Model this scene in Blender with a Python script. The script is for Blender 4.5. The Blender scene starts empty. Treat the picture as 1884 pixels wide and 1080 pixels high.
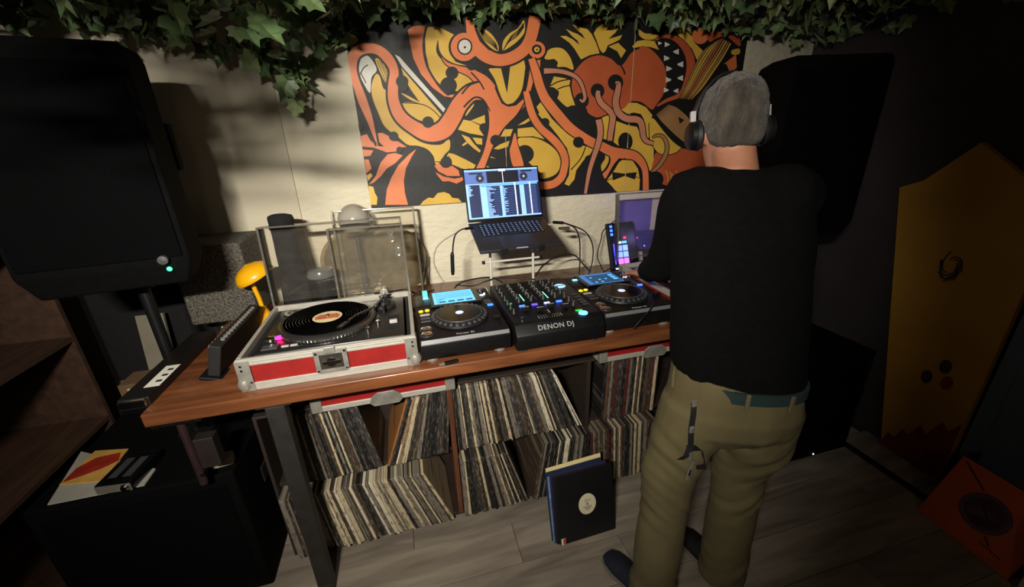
import bpy, bmesh, math, random
from mathutils import Vector as V, Matrix, Euler, noise
from mathutils.geometry import tessellate_polygon
from math import sin, cos, pi, radians as RAD
SC = bpy.context.scene
COL = SC.collection
rnd = random.Random(7)

# ------------------------------------------------------------------ camera, world, lights, exposure
CAM = V((.790, -1.181, 1.618)); FPX = 738.0
yaw, pitch, roll = .255, .366, -.0306
_f = V((sin(yaw)*cos(pitch), cos(yaw)*cos(pitch), -sin(pitch)))
_r = V((cos(yaw), -sin(yaw), 0)); _u = _r.cross(_f)
CR = _r*cos(roll)+_u*sin(roll); CU = -_r*sin(roll)+_u*cos(roll); CF = _f
cd = bpy.data.cameras.new('camera'); cam = bpy.data.objects.new('camera', cd); COL.objects.link(cam)
cam.matrix_world = Matrix(((CR.x, CU.x, -CF.x, CAM.x), (CR.y, CU.y, -CF.y, CAM.y), (CR.z, CU.z, -CF.z, CAM.z), (0, 0, 0, 1)))
cd.sensor_width = 36; cd.lens = FPX/1884*36; cd.clip_start = .02
SC.camera = cam

wd = bpy.data.worlds.new('world'); SC.world = wd; wd.use_nodes = True
wd.node_tree.nodes['Background'].inputs[0].default_value = (1, .82, .62, 1)
wd.node_tree.nodes['Background'].inputs[1].default_value = .012

def lamp(name, kind, loc, target, power, col, **kw):
    ld = bpy.data.lights.new(name, kind); ld.energy = power; ld.color = col
    for k, v in kw.items(): setattr(ld, k, v)
    o = bpy.data.objects.new(name, ld); COL.objects.link(o); o.location = loc
    if target is not None:
        o.rotation_euler = (V(target)-V(loc)).to_track_quat('-Z', 'Y').to_euler()
    return o
LAMP = V((.36, -1.52, 1.95))
lamp('strip_lamp_light', 'AREA', LAMP, (.85, .95, 1.15), 19.5, (1, .945, .83), shape='RECTANGLE', size=.22, size_y=.03, spread=RAD(96))
lamp('dim_room_lamp', 'POINT', (1.0, -2.45, 2.1), None, 3.4, (1, .86, .66), shadow_soft_size=.06)

SC.view_settings.view_transform = 'Standard'; SC.view_settings.look = 'None'
SC.view_settings.gamma = 1; SC.view_settings.use_curve_mapping = False
SC.view_settings.exposure = .35
SC.cycles.transparent_max_bounces = 32

# ------------------------------------------------------------------ helpers
def lin(c): return tuple(((v/255)/12.92 if v/255 <= .04045 else ((v/255+.055)/1.055)**2.4) for v in c)
MATS = {}
def mat(name, col, rough=.6, metal=0, var=.0, scale=12, bump=0, bscale=60, stretch=(1, 1, 1), emit=0, coat=0, trans=0, sheen=0, spec=.5):
    """procedural Principled material: noise-varied colour, noise bump, optional emission. col is sRGB 0..255"""
    if name in MATS: return MATS[name]
    m = bpy.data.materials.new(name); m.use_nodes = True; nt = m.node_tree; N = nt.nodes; L = nt.links
    p = N['Principled BSDF']; c = lin(col)
    p.inputs['Roughness'].default_value = rough; p.inputs['Metallic'].default_value = metal
    p.inputs['Coat Weight'].default_value = coat; p.inputs['Transmission Weight'].default_value = trans
    p.inputs['Sheen Weight'].default_value = sheen; p.inputs['Specular IOR Level'].default_value = spec
    tc = N.new('ShaderNodeTexCoord'); mp = N.new('ShaderNodeMapping'); mp.inputs['Scale'].default_value = stretch
    L.new(tc.outputs['Object'], mp.inputs['Vector'])
    nz = N.new('ShaderNodeTexNoise'); nz.inputs['Scale'].default_value = scale; nz.inputs['Detail'].default_value = 5
    L.new(mp.outputs['Vector'], nz.inputs['Vector'])
    rp = N.new('ShaderNodeValToRGB'); rp.color_ramp.elements[0].position = .3; rp.color_ramp.elements[1].position = .7
    rp.color_ramp.elements[0].color = tuple(max(0, v*(1-var)) for v in c)+(1,)
    rp.color_ramp.elements[1].color = tuple(min(1, v*(1+var)) for v in c)+(1,)
    L.new(nz.outputs['Fac'], rp.inputs['Fac']); L.new(rp.outputs['Color'], p.inputs['Base Color'])
    if emit:
        L.new(rp.outputs['Color'], p.inputs['Emission Color']); p.inputs['Emission Strength'].default_value = emit
    if bump:
        n2 = N.new('ShaderNodeTexNoise'); n2.inputs['Scale'].default_value = bscale; n2.inputs['Detail'].default_value = 6
        L.new(mp.outputs['Vector'], n2.inputs['Vector'])
        b = N.new('ShaderNodeBump'); b.inputs['Strength'].default_value = bump; b.inputs['Distance'].default_value = .01
        L.new(n2.outputs['Fac'], b.inputs['Height']); L.new(b.outputs['Normal'], p.inputs['Normal'])
    MATS[name] = m; return m
def clear_plastic(name, tint, gloss=.07, rough=.04, haze=0.0):
    if name in MATS: return MATS[name]
    m = bpy.data.materials.new(name); m.use_nodes = True; nt = m.node_tree; N = nt.nodes; L = nt.links
    N.remove(N['Principled BSDF']); out = N['Material Output']
    t = N.new('ShaderNodeBsdfTransparent'); t.inputs[0].default_value = lin(tint)+(1,)
    g = N.new('ShaderNodeBsdfGlossy'); g.inputs['Roughness'].default_value = rough
    fr = N.new('ShaderNodeFresnel'); fr.inputs[0].default_value = 1.28
    ad = N.new('ShaderNodeMath'); ad.operation = 'ADD'; ad.inputs[1].default_value = gloss*.3; L.new(fr.outputs[0], ad.inputs[0])
    mx = N.new('ShaderNodeMixShader'); L.new(ad.outputs[0], mx.inputs[0]); L.new(t.outputs[0], mx.inputs[1]); L.new(g.outputs[0], mx.inputs[2])
    d = N.new('ShaderNodeBsdfDiffuse'); d.inputs[0].default_value = lin((190, 185, 175))+(1,)
    nz = N.new('ShaderNodeTexNoise'); nz.inputs['Scale'].default_value = 9; nz.inputs['Detail'].default_value = 6
    mr = N.new('ShaderNodeMapRange'); mr.inputs[1].default_value = .35; mr.inputs[2].default_value = .75; mr.inputs[3].default_value = haze*.4; mr.inputs[4].default_value = haze
    L.new(nz.outputs['Fac'], mr.inputs[0])
    m2 = N.new('ShaderNodeMixShader'); L.new(mr.outputs[0], m2.inputs[0]); L.new(mx.outputs[0], m2.inputs[1]); L.new(d.outputs[0], m2.inputs[2])
    L.new(m2.outputs[0], out.inputs[0]); MATS[name] = m; return m
def wood(name, col, dark, scale=3, stretch=(1, 9, 9), rough=.45, bump=.05, coat=0, plank=False):
    if name in MATS: return MATS[name]
    m = bpy.data.materials.new(name); m.use_nodes = True; nt = m.node_tree; N = nt.nodes; L = nt.links; p = N['Principled BSDF']
    tc = N.new('ShaderNodeTexCoord'); mp = N.new('ShaderNodeMapping'); mp.inputs['Scale'].default_value = stretch
    L.new(tc.outputs['Object'], mp.inputs['Vector'])
    vec = mp.outputs['Vector']
    if plank:
        oi = N.new('ShaderNodeObjectInfo'); va = N.new('ShaderNodeVectorMath'); va.operation = 'ADD'
        mu = N.new('ShaderNodeMath'); mu.operation = 'MULTIPLY'; mu.inputs[1].default_value = 37; L.new(oi.outputs['Random'], mu.inputs[0])
        L.new(vec, va.inputs[0]); L.new(mu.outputs[0], va.inputs[1]); vec = va.outputs[0]
    nz = N.new('ShaderNodeTexNoise'); nz.inputs['Scale'].default_value = scale; nz.inputs['Detail'].default_value = 8; nz.inputs['Distortion'].default_value = .6
    L.new(vec, nz.inputs['Vector'])
    rp = N.new('ShaderNodeValToRGB'); rp.color_ramp.elements[0].position = .32; rp.color_ramp.elements[1].position = .68
    rp.color_ramp.elements[0].color = lin(dark)+(1,); rp.color_ramp.elements[1].color = lin(col)+(1,)
    L.new(nz.outputs['Fac'], rp.inputs['Fac']); cout = rp.outputs['Color']
    if plank:
        hs = N.new('ShaderNodeHueSaturation'); mr = N.new('ShaderNodeMapRange'); mr.inputs[3].default_value = .78; mr.inputs[4].default_value = 1.15
        L.new(oi.outputs['Random'], mr.inputs[0]); L.new(mr.outputs[0], hs.inputs['Value']); L.new(cout, hs.inputs['Color']); cout = hs.outputs['Color']
    L.new(cout, p.inputs['Base Color']); p.inputs['Roughness'].default_value = rough; p.inputs['Coat Weight'].default_value = coat
    b = N.new('ShaderNodeBump'); b.inputs['Strength'].default_value = bump; b.inputs['Distance'].default_value = .01
    L.new(nz.outputs['Fac'], b.inputs['Height']); L.new(b.outputs['Normal'], p.inputs['Normal'])
    MATS[name] = m; return m

def B(): return bmesh.new()
def box(bm, c, s, rot=None):
    c = V(c); h = V(s)/2; vs = []
    for x in (-1, 1):
        for y in (-1, 1):
            for z in (-1, 1):
                p = V((x*h.x, y*h.y, z*h.z))
                if rot is not None: p = rot @ p
                vs.append(bm.verts.new(c+p))
    for f in ((0, 1, 3, 2), (4, 6, 7, 5), (0, 4, 5, 1), (2, 3, 7, 6), (0, 2, 6, 4), (1, 5, 7, 3)):
        bm.faces.new([vs[i] for i in f])
    return bm
def bx(bm, x0, x1, y0, y1, z0, z1): return box(bm, ((x0+x1)/2, (y0+y1)/2, (z0+z1)/2), (x1-x0, y1-y0, z1-z0))
def frame_of(d):
    d = d.normalized(); a = V((0, 0, 1)) if abs(d.z) < .9 else V((1, 0, 0))
    s = d.cross(a).normalized(); return s, s.cross(d).normalized()
def rings(bm, rr, close=True, cap=True):
    """skin a list of rings (lists of points, equal length)"""
    R = [[bm.verts.new(p) for p in r] for r in rr]; n = len(R[0])
    for a, b in zip(R, R[1:]):
        for i in range(n if close else n-1):
            j = (i+1) % n
            bm.faces.new((a[i], a[j], b[j], b[i]))
    if cap:
        bm.faces.new(R[0][::-1]); bm.faces.new(R[-1])
    return bm
def circ(c, a, b, n=16, p=1.0):
    out = []
    for i in range(n):
        t = 2*pi*i/n; ct, st = cos(t), sin(t)
        if p != 1: ct = math.copysign(abs(ct)**p, ct); st = math.copysign(abs(st)**p, st)
        out.append(V(c)+a*ct+b*st)
    return out
def cyl(bm, p0, p1, r0, r1=None, seg=16):
    p0, p1 = V(p0), V(p1); r1 = r0 if r1 is None else r1; s, u = frame_of(p1-p0)
    return rings(bm, [circ(p0, s*r0, u*r0, seg), circ(p1, s*r1, u*r1, seg)])
def smooth_path(pts, k=6, closed=False):
    P = [V(p) for p in pts]; n = len(P); out = []
    rng = range(n if closed else n-1)
    for i in rng:
        if closed: a, b, c, d = P[(i-1) % n], P[i], P[(i+1) % n], P[(i+2) % n]
        else: a, b, c, d = P[max(i-1, 0)], P[i], P[i+1], P[min(i+2, n-1)]
        for j in range(k):
            t = j/k
            out.append(.5*((2*b)+(-a+c)*t+(2*a-5*b+4*c-d)*t*t+(-a+3*b-3*c+d)*t**3))
    if not closed: out.append(P[-1])
    return out
def tube(bm, pts, r, seg=8, k=6, sm=True):
    """round cable / rod along points; r number or list"""
    P = smooth_path(pts, k) if sm else [V(p) for p in pts]
    n = len(P); rr = []; s = None
    for i, p in enumerate(P):
        d = (P[min(i+1, n-1)]-P[max(i-1, 0)])
        if d.length < 1e-9: d = V((0, 0, 1))
        d.normalize()
        if s is None: s, u = frame_of(d)
        else:
            s = (s-d*s.dot(d)).normalized(); u = s.cross(d)
        if isinstance(r, (list, tuple)):
            q = i/(n-1)*(len(r)-1); j = min(int(q), len(r)-2); ra = r[j]+(r[j+1]-r[j])*(q-j)
        else: ra = r
        rr.append(circ(p, s*ra, u*ra, seg))
    return rings(bm, rr)
def lathe(bm, prof, c=(0, 0, 0), seg=24, M=None):
    """prof: (r,z) list; closed at r=0 ends"""
    c = V(c); rr = []
    for r, z in prof:
        ring = []
        for i in range(seg):
            t = 2*pi*i/seg; p = V((max(r, 1e-5)*cos(t), max(r, 1e-5)*sin(t), z))
            ring.append(c+(M @ p if M is not None else p))
        rr.append(ring)
    return rings(bm, rr, cap=True)
def prism(bm, pts, d):
    """extrude the polygon pts (list of V) by vector d"""
    a = [bm.verts.new(V(p)) for p in pts]; b = [bm.verts.new(V(p)+V(d)) for p in pts]; n = len(a)
    bm.faces.new(a[::-1]); bm.faces.new(b)
    for i in range(n): bm.faces.new((a[i], a[(i+1) % n], b[(i+1) % n], b[i]))
    return bm
def mesh_of(name, bm, bev=0, smooth=False, seg=2, ang=.7):
    if bev:
        bmesh.ops.bevel(bm, geom=bm.edges[:], offset=bev, segments=seg, affect='EDGES', profile=.5, clamp_overlap=True)
    bmesh.ops.recalc_face_normals(bm, faces=bm.faces[:])
    me = bpy.data.meshes.new(name); bm.to_mesh(me); bm.free()
    if smooth:
        me.polygons.foreach_set('use_smooth', [True]*len(me.polygons)); me.set_sharp_from_angle(angle=ang)
    return me
def add(name, me, m=None, parent=None, loc=None, rot=None, label=None):
    o = bpy.data.objects.new(name, me); COL.objects.link(o)
    if m is not None and me is not None:
        if not me.materials: me.materials.append(m)
        elif me.materials[0] != m: o.material_slots[0].link = 'OBJECT'; o.material_slots[0].material = m
    if parent is not None: o.parent = parent
    if loc is not None: o.location = loc
    if rot is not None: o.rotation_euler = rot
    if label: o['label'] = label
    return o
def part(name, bm, m, parent=None, bev=0, smooth=False, world=False, label=None, seg=2, ang=.7):
    if world and parent is not None:
        mi = mw(parent).inverted()
        for v in bm.verts: v.co = mi @ v.co
    return add(name, mesh_of(name, bm, bev, smooth, seg, ang), m, parent, label=label)
def mw(o):
    M = Matrix.LocRotScale(o.location, o.rotation_euler, None)
    return (mw(o.parent) @ M) if o.parent else M
def tag(o, label=None, cat=None, group=None, kind=None):
    if label: o['label'] = label
    if cat: o['category'] = cat
    if group: o['group'] = group
    if kind: o['kind'] = kind
    return o
def thing(name, label, cat, loc=(0, 0, 0), rot=(0, 0, 0), group=None):
    o = bpy.data.objects.new(name, None); COL.objects.link(o); o.location = loc; o.rotation_euler = rot; o.empty_display_size = .05
    return tag(o, label, cat, group)
def single(name, bm, m, label, cat, origin=None, group=None, **kw):
    """a thing that is one mesh; geometry given in world space, origin moved to its base"""
    if origin is not None:
        for v in bm.verts: v.co -= V(origin)
    o = part(name, bm, m, None, **kw)
    if origin is not None: o.location = origin
    return tag(o, label, cat, group)
def struct(name, bm, m, **kw): return tag(part(name, bm, m, None, **kw), kind='structure')
def ray(px, py): return CF+CR*((px-942)/FPX)-CU*((py-540)/FPX)
def at(px, py, ax, val):
    d = ray(px, py); return CAM+d*((val-CAM[ax])/d[ax])
def pj(p):
    d = V(p)-CAM; z = d.dot(CF)
    return (942+FPX*d.dot(CR)/z, 540-FPX*d.dot(CU)/z, z)
def text_mesh(body, size, extrude=.0004, shear=0, spacing=1):
    cu = bpy.data.curves.new('lettering', 'FONT'); cu.body = body; cu.size = size; cu.extrude = extrude; cu.shear = shear
    cu.space_character = spacing; cu.align_x = 'CENTER'; cu.align_y = 'CENTER'; cu.resolution_u = 3
    o = bpy.data.objects.new('tmp', cu); COL.objects.link(o); bpy.context.view_layer.update()
    me = bpy.data.meshes.new_from_object(o.evaluated_get(bpy.context.evaluated_depsgraph_get()))
    bpy.data.objects.remove(o); return me
def lettering(body, size, m, parent, M, name='lettering', **kw):
    me = text_mesh(body, size, **kw); me.transform(M); me.name = name
    me.materials.clear()
    return add(name, me, m, parent)
def remeshed(bm, vox=.008, smooth=4, it=1):
    """voxel-union overlapping closed lofts into one continuous surface"""
    bmesh.ops.recalc_face_normals(bm, faces=bm.faces[:])
    me = bpy.data.meshes.new('tmp'); bm.to_mesh(me); bm.free()
    o = bpy.data.objects.new('tmp', me); COL.objects.link(o)
    a = o.modifiers.new('r', 'REMESH'); a.mode = 'VOXEL'; a.voxel_size = vox; a.use_smooth_shade = True
    b = o.modifiers.new('s', 'SMOOTH'); b.factor = .6; b.iterations = smooth
    bpy.context.view_layer.update()
    out = bpy.data.meshes.new_from_object(o.evaluated_get(bpy.context.evaluated_depsgraph_get()))
    bpy.data.objects.remove(o); bpy.data.meshes.remove(me)
    out.polygons.foreach_set('use_smooth', [True]*len(out.polygons))
    return out
def copy_tree(o, parent=None):
    c = o.copy(); COL.objects.link(c); c.parent = parent
    for ch in list(o.children): copy_tree(ch, c)
    return c

# common materials
BLK = mat('black_plastic', (13, 13, 14), .45, var=.25, scale=40, bump=.03, bscale=300, spec=.35)
BLK2 = mat('matte_black', (13, 13, 14), .75, var=.3, scale=20, bump=.1, bscale=200)
GLOSSBLK = mat('gloss_black', (10, 10, 12), .18, var=.2)
CHROME = mat('chrome', (200, 200, 200), .18, metal=1, var=.1)
ALU = mat('brushed_aluminium', (182, 177, 167), .45, metal=.35, var=.12, scale=30, stretch=(1, 8, 8), bump=.04, bscale=120)
STEEL = mat('worn_steel', (150, 146, 138), .42, metal=.45, var=.25, scale=25, bump=.08, bscale=90)
WHITE = mat('white_paper', (222, 218, 206), .7, var=.06, scale=15, bump=.03)
DGREY = mat('dark_grey_plastic', (58, 58, 60), .5, var=.15, scale=30)
LGREY = mat('light_grey_plastic', (170, 168, 165), .5, var=.1, scale=30)
RUBBER = mat('black_rubber', (24, 23, 23), .85, var=.2, scale=60)
CABLE = mat('black_cable', (14, 14, 15), .55, var=.2, scale=50)
REDLAM = mat('red_laminate', (136, 23, 21), .5, var=.12, scale=18, bump=.05, bscale=220)
def glow(name, col, e): return mat(name, col, .5, var=.03, emit=e)
# ------------------------------------------------------------------ the room
HT = .922; WY = .95; CEIL = 2.33
STUCCO = mat('stucco_wall', (208, 199, 176), .85, var=.06, scale=3, bump=1.0, bscale=26, stretch=(.7, 1, 1.5))
PLASTER = mat('smooth_wall', (198, 188, 166), .85, var=.05, scale=3, bump=.2, bscale=40)
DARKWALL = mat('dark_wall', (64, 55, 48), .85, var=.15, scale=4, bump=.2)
struct('wall_back', bx(B(), .315, 3.6, WY, WY+.12, -.02, CEIL), STUCCO)
struct('wall_back', bx(B(), -1.3, .315, WY-.012, WY+.12, -.02, CEIL), PLASTER)
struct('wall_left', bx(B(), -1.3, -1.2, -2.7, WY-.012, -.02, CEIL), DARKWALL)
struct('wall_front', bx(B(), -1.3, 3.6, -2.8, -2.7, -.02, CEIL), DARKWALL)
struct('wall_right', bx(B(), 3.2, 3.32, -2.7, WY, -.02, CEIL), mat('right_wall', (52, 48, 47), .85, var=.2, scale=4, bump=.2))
struct('ceiling', bx(B(), -1.3, 3.6, -2.8, WY+.12, CEIL, CEIL+.1), mat('ceiling_paint', (205, 196, 176), .9, var=.05, bump=.1))
# plank floor
fl = struct('floor', bx(B(), -1.25, 3.25, -2.75, WY, -.04, -.0045), mat('floor_joint', (48, 42, 37), .9, var=.2))
PL = wood('grey_vinyl_plank', (164, 152, 137), (124, 113, 101), scale=2.2, stretch=(1.2, 9, 9), rough=.5, bump=.04, plank=True)
pw, plen = .185, 1.25; prow = {}
y = -2.3; k = 0
while y < .95:
    off = (k*.43) % plen; x = -1.25-off
    while x < 3.2:
        x0, x1 = max(x, -1.2)+.001, min(x+plen, 3.2)-.001
        if x1-x0 > .05:
            key = round(x1-x0, 3), round(min(pw, .95-y), 3)
            if key not in prow: prow[key] = mesh_of('plank', bx(B(), 0, key[0], 0, key[1]-.002, -.004, 0), bev=.001, seg=1)
            add('plank', prow[key], PL, fl, loc=(x0, y+.001, 0))
        x += plen
    y += pw; k += 1
tag(part('trim_1', bx(B(), 2.955, 2.99, -1.4, .3, .0005, .014), mat('trim_black', (18, 17, 17), .6, var=.2), bev=.004), kind='structure')

# ------------------------------------------------------------------ painted triptych on the wall
AY = WY-.022
art = thing('painting', 'long three-panel painting of orange tentacles, yellow leaves and black shapes above the laptop', 'painting', (1.68, AY, 1.32))
AX = [.637, 1.330, 2.022, 2.712]; AZ0, AZ1 = 1.322, 2.17
ABLK = mat('paint_black', (17, 16, 15), .55, var=.2, scale=6, bump=.05)
for i in range(3):
    part('panel', bx(B(), AX[i]+.0012, AX[i+1]-.0012, AY, WY-.001, AZ0, AZ1), ABLK, art, world=True, bev=.0015)
PCOL = {'o': mat('paint_orange', (214, 116, 66), .5, var=.10, scale=7, bump=.04, bscale=40),
        'y': mat('paint_yellow', (206, 164, 62), .5, var=.10, scale=7, bump=.04, bscale=40),
        'w': mat('paint_grey_white', (205, 200, 190), .5, var=.08, scale=7),
        'p': mat('paint_dusty_pink', (188, 122, 92), .5, var=.12, scale=7),
        'd': mat('paint_rust', (176, 82, 46), .5, var=.12, scale=6),
        't': mat('paint_tan', (160, 118, 74), .5, var=.12, scale=7),
        'k': ABLK}
PB = {c: B() for c in PCOL}; WP = []
ZM = {'4': (620, 20, 2.842), '5': (980, 20, 3.0), 'A': (640, 40, 5.684), 'B': (640, 210, 6), 'C': (800, 30, 6.75), 'D': (850, 170, 6.752),
      'E': (1000, 30, 6.355), 'G': (990, 180, 6), 'H': (1150, 30, 6.352), 'I': (1130, 180, 6.355), 'P': (0, 0, 1)}
_lay = [0]
def _pt(z, q, dep):
    ox, oy, s = ZM[z]; p = at(ox+q[0]/s, oy+q[1]/s, 1, AY)
    return V((min(max(p.x, AX[0]), AX[3]), AY-dep, min(max(p.z, AZ0), AZ1)))
def shape(c, z, pts, sm=True):
    _lay[0] += 1; dep = .0004+_lay[0]*.00003
    P = [V((a, b, 0)) for a, b in pts]
    if sm: P = smooth_path(P, 4, True)
    bm = PB[c]; vs = []
    if c in 'wo': bm = B(); WP.append((c, bm))
    for q in P:
        p = _pt(z, q, dep)
        if not vs or (p-vs[-1]).length > 1e-5: vs.append(p)
    bv = [bm.verts.new(p) for p in vs]
    for a, b, d in tessellate_polygon([[V((p.x, p.z, 0)) for p in vs]]):
        if len({a, b, d}) == 3: bm.faces.new((bv[a], bv[b], bv[d]))
def disc(c, z, x, y, r, ry=None):
    ry = ry or r
    shape(c, z, [(x+r*cos(t*pi/12), y+ry*sin(t*pi/12)) for t in range(24)], False)
def ribbon(c, z, pts, out=0, oc='k', scale=1, smn=5):
    """variable-width painted band, optional dark outline beneath; pts (x, y, width)"""
    P = smooth_path([V((a, b, w*scale)) for a, b, w in pts], smn)
    for cc, extra in (((oc, out),) if out else ())+((c, 0),):
        _lay[0] += 1; dep = .0004+_lay[0]*.00003; bm = PB[cc]; prev = None
        for i, p in enumerate(P):
            d = P[min(i+1, len(P)-1)]-P[max(i-1, 0)]; n = V((-d.y, d.x, 0))
            n = n.normalized() if n.length > 0 else V((1, 0, 0)); w = max(p.z, .01)/2+extra
            cur = (bm.verts.new(_pt(z, p+n*w, dep)), bm.verts.new(_pt(z, p-n*w, dep)))
            if prev: bm.faces.new((prev[0], prev[1], cur[1], cur[0]))
            prev = cur
def line(z, pts, w, c='k'): ribbon(c, z, [(a, b, w) for a, b in pts])
# yellow and white fields first
shape('y', '4', [(40, 180), (75, 120), (105, 140), (105, 165), (60, 190)])
shape('y', '4', [(180, 420), (185, 370), (205, 330), (225, 345), (240, 400), (265, 430), (270, 500), (300, 570), (370, 640), (450, 690), (540, 700), (585, 670), (590, 720), (560, 755), (540, 790), (515, 800), (505, 760), (470, 722), (420, 705), (370, 700), (320, 660), (250, 605), (215, 530), (190, 470)])
shape('w', '4', [(98, 290), (110, 250), (150, 230), (185, 260), (208, 310), (180, 350), (172, 430), (125, 355), (100, 325)])
line('4', [(122, 332), (138, 300), (162, 282)], 6); line('4', [(122, 322), (135, 345), (152, 378)], 5)
shape('y', '4', [(200, 250), (240, 265), (265, 310), (268, 345), (260, 382), (225, 320)])
for q in ([(208, 256), (235, 320), (258, 376)], [(219, 256), (246, 318), (262, 362)], [(230, 262), (252, 312), (266, 350)], [(242, 270), (258, 305), (268, 335)]): line('4', q, 3.5)
shape('w', '4', [(302, 228), (326, 240), (572, 518), (556, 530), (340, 292)], False)
shape('y', '4', [(335, 296), (550, 547), (522, 575), (470, 535), (435, 482), (385, 410), (352, 350)], False)
shape('y', '4', [(335, 430), (380, 448), (442, 486), (385, 466)])
shape('y', '4', [(338, 486), (385, 478), (440, 490), (500, 522), (540, 560), (505, 586), (440, 575), (385, 550)])
line('4', [(330, 480), (440, 488), (500, 518), (545, 565)], 5)
shape('o', '4', [(370, 100), (400, 80), (468, 74), (455, 130), (450, 200), (470, 290), (510, 360), (548, 410), (585, 440), (632, 435), (612, 456), (560, 446), (500, 402), (440, 332), (400, 250), (380, 160)], False)
shape('y', '4', [(474, 84), (530, 84), (580, 108), (612, 125), (592, 170), (590, 222), (620, 266), (682, 288), (672, 304), (725, 335), (742, 370), (690, 402), (650, 424), (600, 415), (550, 395), (515, 360), (482, 300), (464, 220), (460, 140)], False)
line('4', [(468, 76), (457, 130), (452, 200), (472, 290), (512, 362), (550, 412), (585, 442)], 11)
ribbon('k', '4', [(528, 155, 3), (528, 210, 18), (560, 255, 16), (620, 284, 12), (690, 295, 14)])
ribbon('o', '4', [(548, 244, 3), (575, 275, 14), (630, 300, 26), (700, 325, 44), (760, 370, 70), (800, 420, 80)], 6)
shape('y', '4', [(590, 745), (640, 762), (725, 808), (700, 826), (625, 805), (575, 772)])
# centre-left small yellow pieces
for pts in ([(0, 335), (110, 355), (220, 410), (232, 480), (270, 540), (100, 510), (-120, 440), (-20, 380)], [(130, 560), (250, 572), (250, 652), (182, 640)], [(-10, 520), (90, 560), (150, 640), (232, 722), (218, 748), (150, 700), (60, 620)],
            [(20, 290), (100, 150), (168, 85), (140, 175), (55, 290)], [(110, 350), (282, 280), (288, 395), (220, 395)], [(-80, 820), (0, 850), (100, 890), (182, 900), (150, 935), (20, 945), (-80, 900)],
            [(480, 550), (522, 460), (632, 455), (600, 545)], [(390, 700), (470, 645), (590, 600), (570, 675), (450, 710)], [(690, 410), (830, 318), (842, 352), (780, 390)],
            [(690, 450), (880, 430), (960, 510), (1025, 582), (880, 545), (690, 552)], [(340, 790), (420, 822), (360, 812)], [(0, 650), (50, 612), (66, 636), (10, 668)], [(270, 930), (310, 910), (340, 930)]):
    shape('y', 'D', pts, False)
shape('y', 'D', [(690, 585), (800, 560), (900, 565), (1000, 600), (1100, 660), (1180, 740), (1222, 850), (1200, 970), (1120, 1042), (980, 1070), (960, 980), (860, 900), (760, 780)])
disc('k', 'D', 780, 765, 112); disc('k', 'D', 1028, 362, 58)
# yellow right of the middle
shape('y', 'D', [(925, 180), (985, 112), (1022, 180), (958, 252)], False)
shape('y', 'G', [(0, 180), (62, 100), (150, 230), (260, 340), (390, 430), (470, 520), (530, 535), (608, 560), (565, 640), (500, 690), (420, 800), (400, 900), (340, 972), (290, 950), (340, 850), (350, 720), (320, 560), (220, 420), (130, 310), (50, 240)], False)
line('G', [(525, 535), (470, 670), (360, 795)], 12); disc('k', 'G', 75, 272, 50)
shape('y', 'G', [(700, 205), (780, 195), (785, 300), (760, 462), (708, 450), (722, 330)], False)
shape('y', 'G', [(862, 255), (980, 300), (1090, 320), (1145, 440), (1200, 510), (1275, 520), (1275, 815), (1200, 795), (1130, 650), (1040, 575), (880, 525), (832, 490)], False)
disc('k', 'G', 962, 482, 80, 100)
shape('y', 'G', [(690, 740), (735, 660), (740, 600), (775, 640), (770, 720), (705, 812)])
shape('y', 'G', [(750, 925), (830, 800), (890, 700), (960, 668), (1040, 690), (1100, 780), (1122, 900), (1112, 1060), (800, 1060)], False)
shape('k', 'G', [(815, 818), (940, 835), (1088, 820), (1068, 902), (955, 862), (822, 912)], False); line('G', [(745, 920), (830, 880)], 8); line('G', [(1060, 870), (1125, 885)], 8)
shape('y', 'I', [(80, 140), (150, 58), (260, 58), (370, 110), (445, 205), (405, 290), (402, 470), (365, 470), (350, 370), (345, 250), (310, 190), (230, 172), (150, 188)], False)
# crown of flames and neighbours
shape('y', 'E', [(10, 490), (50, 400), (130, 368), (222, 380), (292, 450), (330, 530), (346, 625), (250, 592), (160, 592), (165, 540), (120, 500), (60, 507)])
shape('y', 'E', [(120, 703), (250, 725), (312, 750), (300, 800), (330, 930), (368, 1040), (270, 1062), (230, 1030), (160, 960), (180, 880), (120, 832), (72, 825)], False)
line('E', [(78, 815), (170, 765), (292, 738)], 14); line('E', [(160, 855), (230, 825), (302, 810)], 13); disc('k', 'E', 120, 905, 58)
shape('y', 'E', [(435, 505), (360, 380), (300, 310), (192, 232), (262, 230), (340, 270), (418, 338), (395, 285), (330, 232), (260, 148), (335, 185), (400, 210), (484, 268), (450, 210), (388, 160), (338, 96), (430, 130), (510, 150), (562, 210), (612, 310), (640, 390), (652, 435), (540, 455)], False)
shape('y', 'E', [(584, 200), (620, 140), (680, 95), (832, 84), (790, 120), (718, 163), (800, 165), (878, 138), (840, 190), (760, 265), (850, 240), (918, 218), (890, 272), (820, 310), (750, 340), (722, 410), (690, 432), (655, 390), (620, 290)], False)
shape('y', 'E', [(758, 355), (870, 310), (962, 400), (905, 492), (860, 410)], False)
shape('o', 'E', [(480, 30), (620, 25), (720, 45), (650, 60), (600, 80), (540, 65), (490, 80)])
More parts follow.
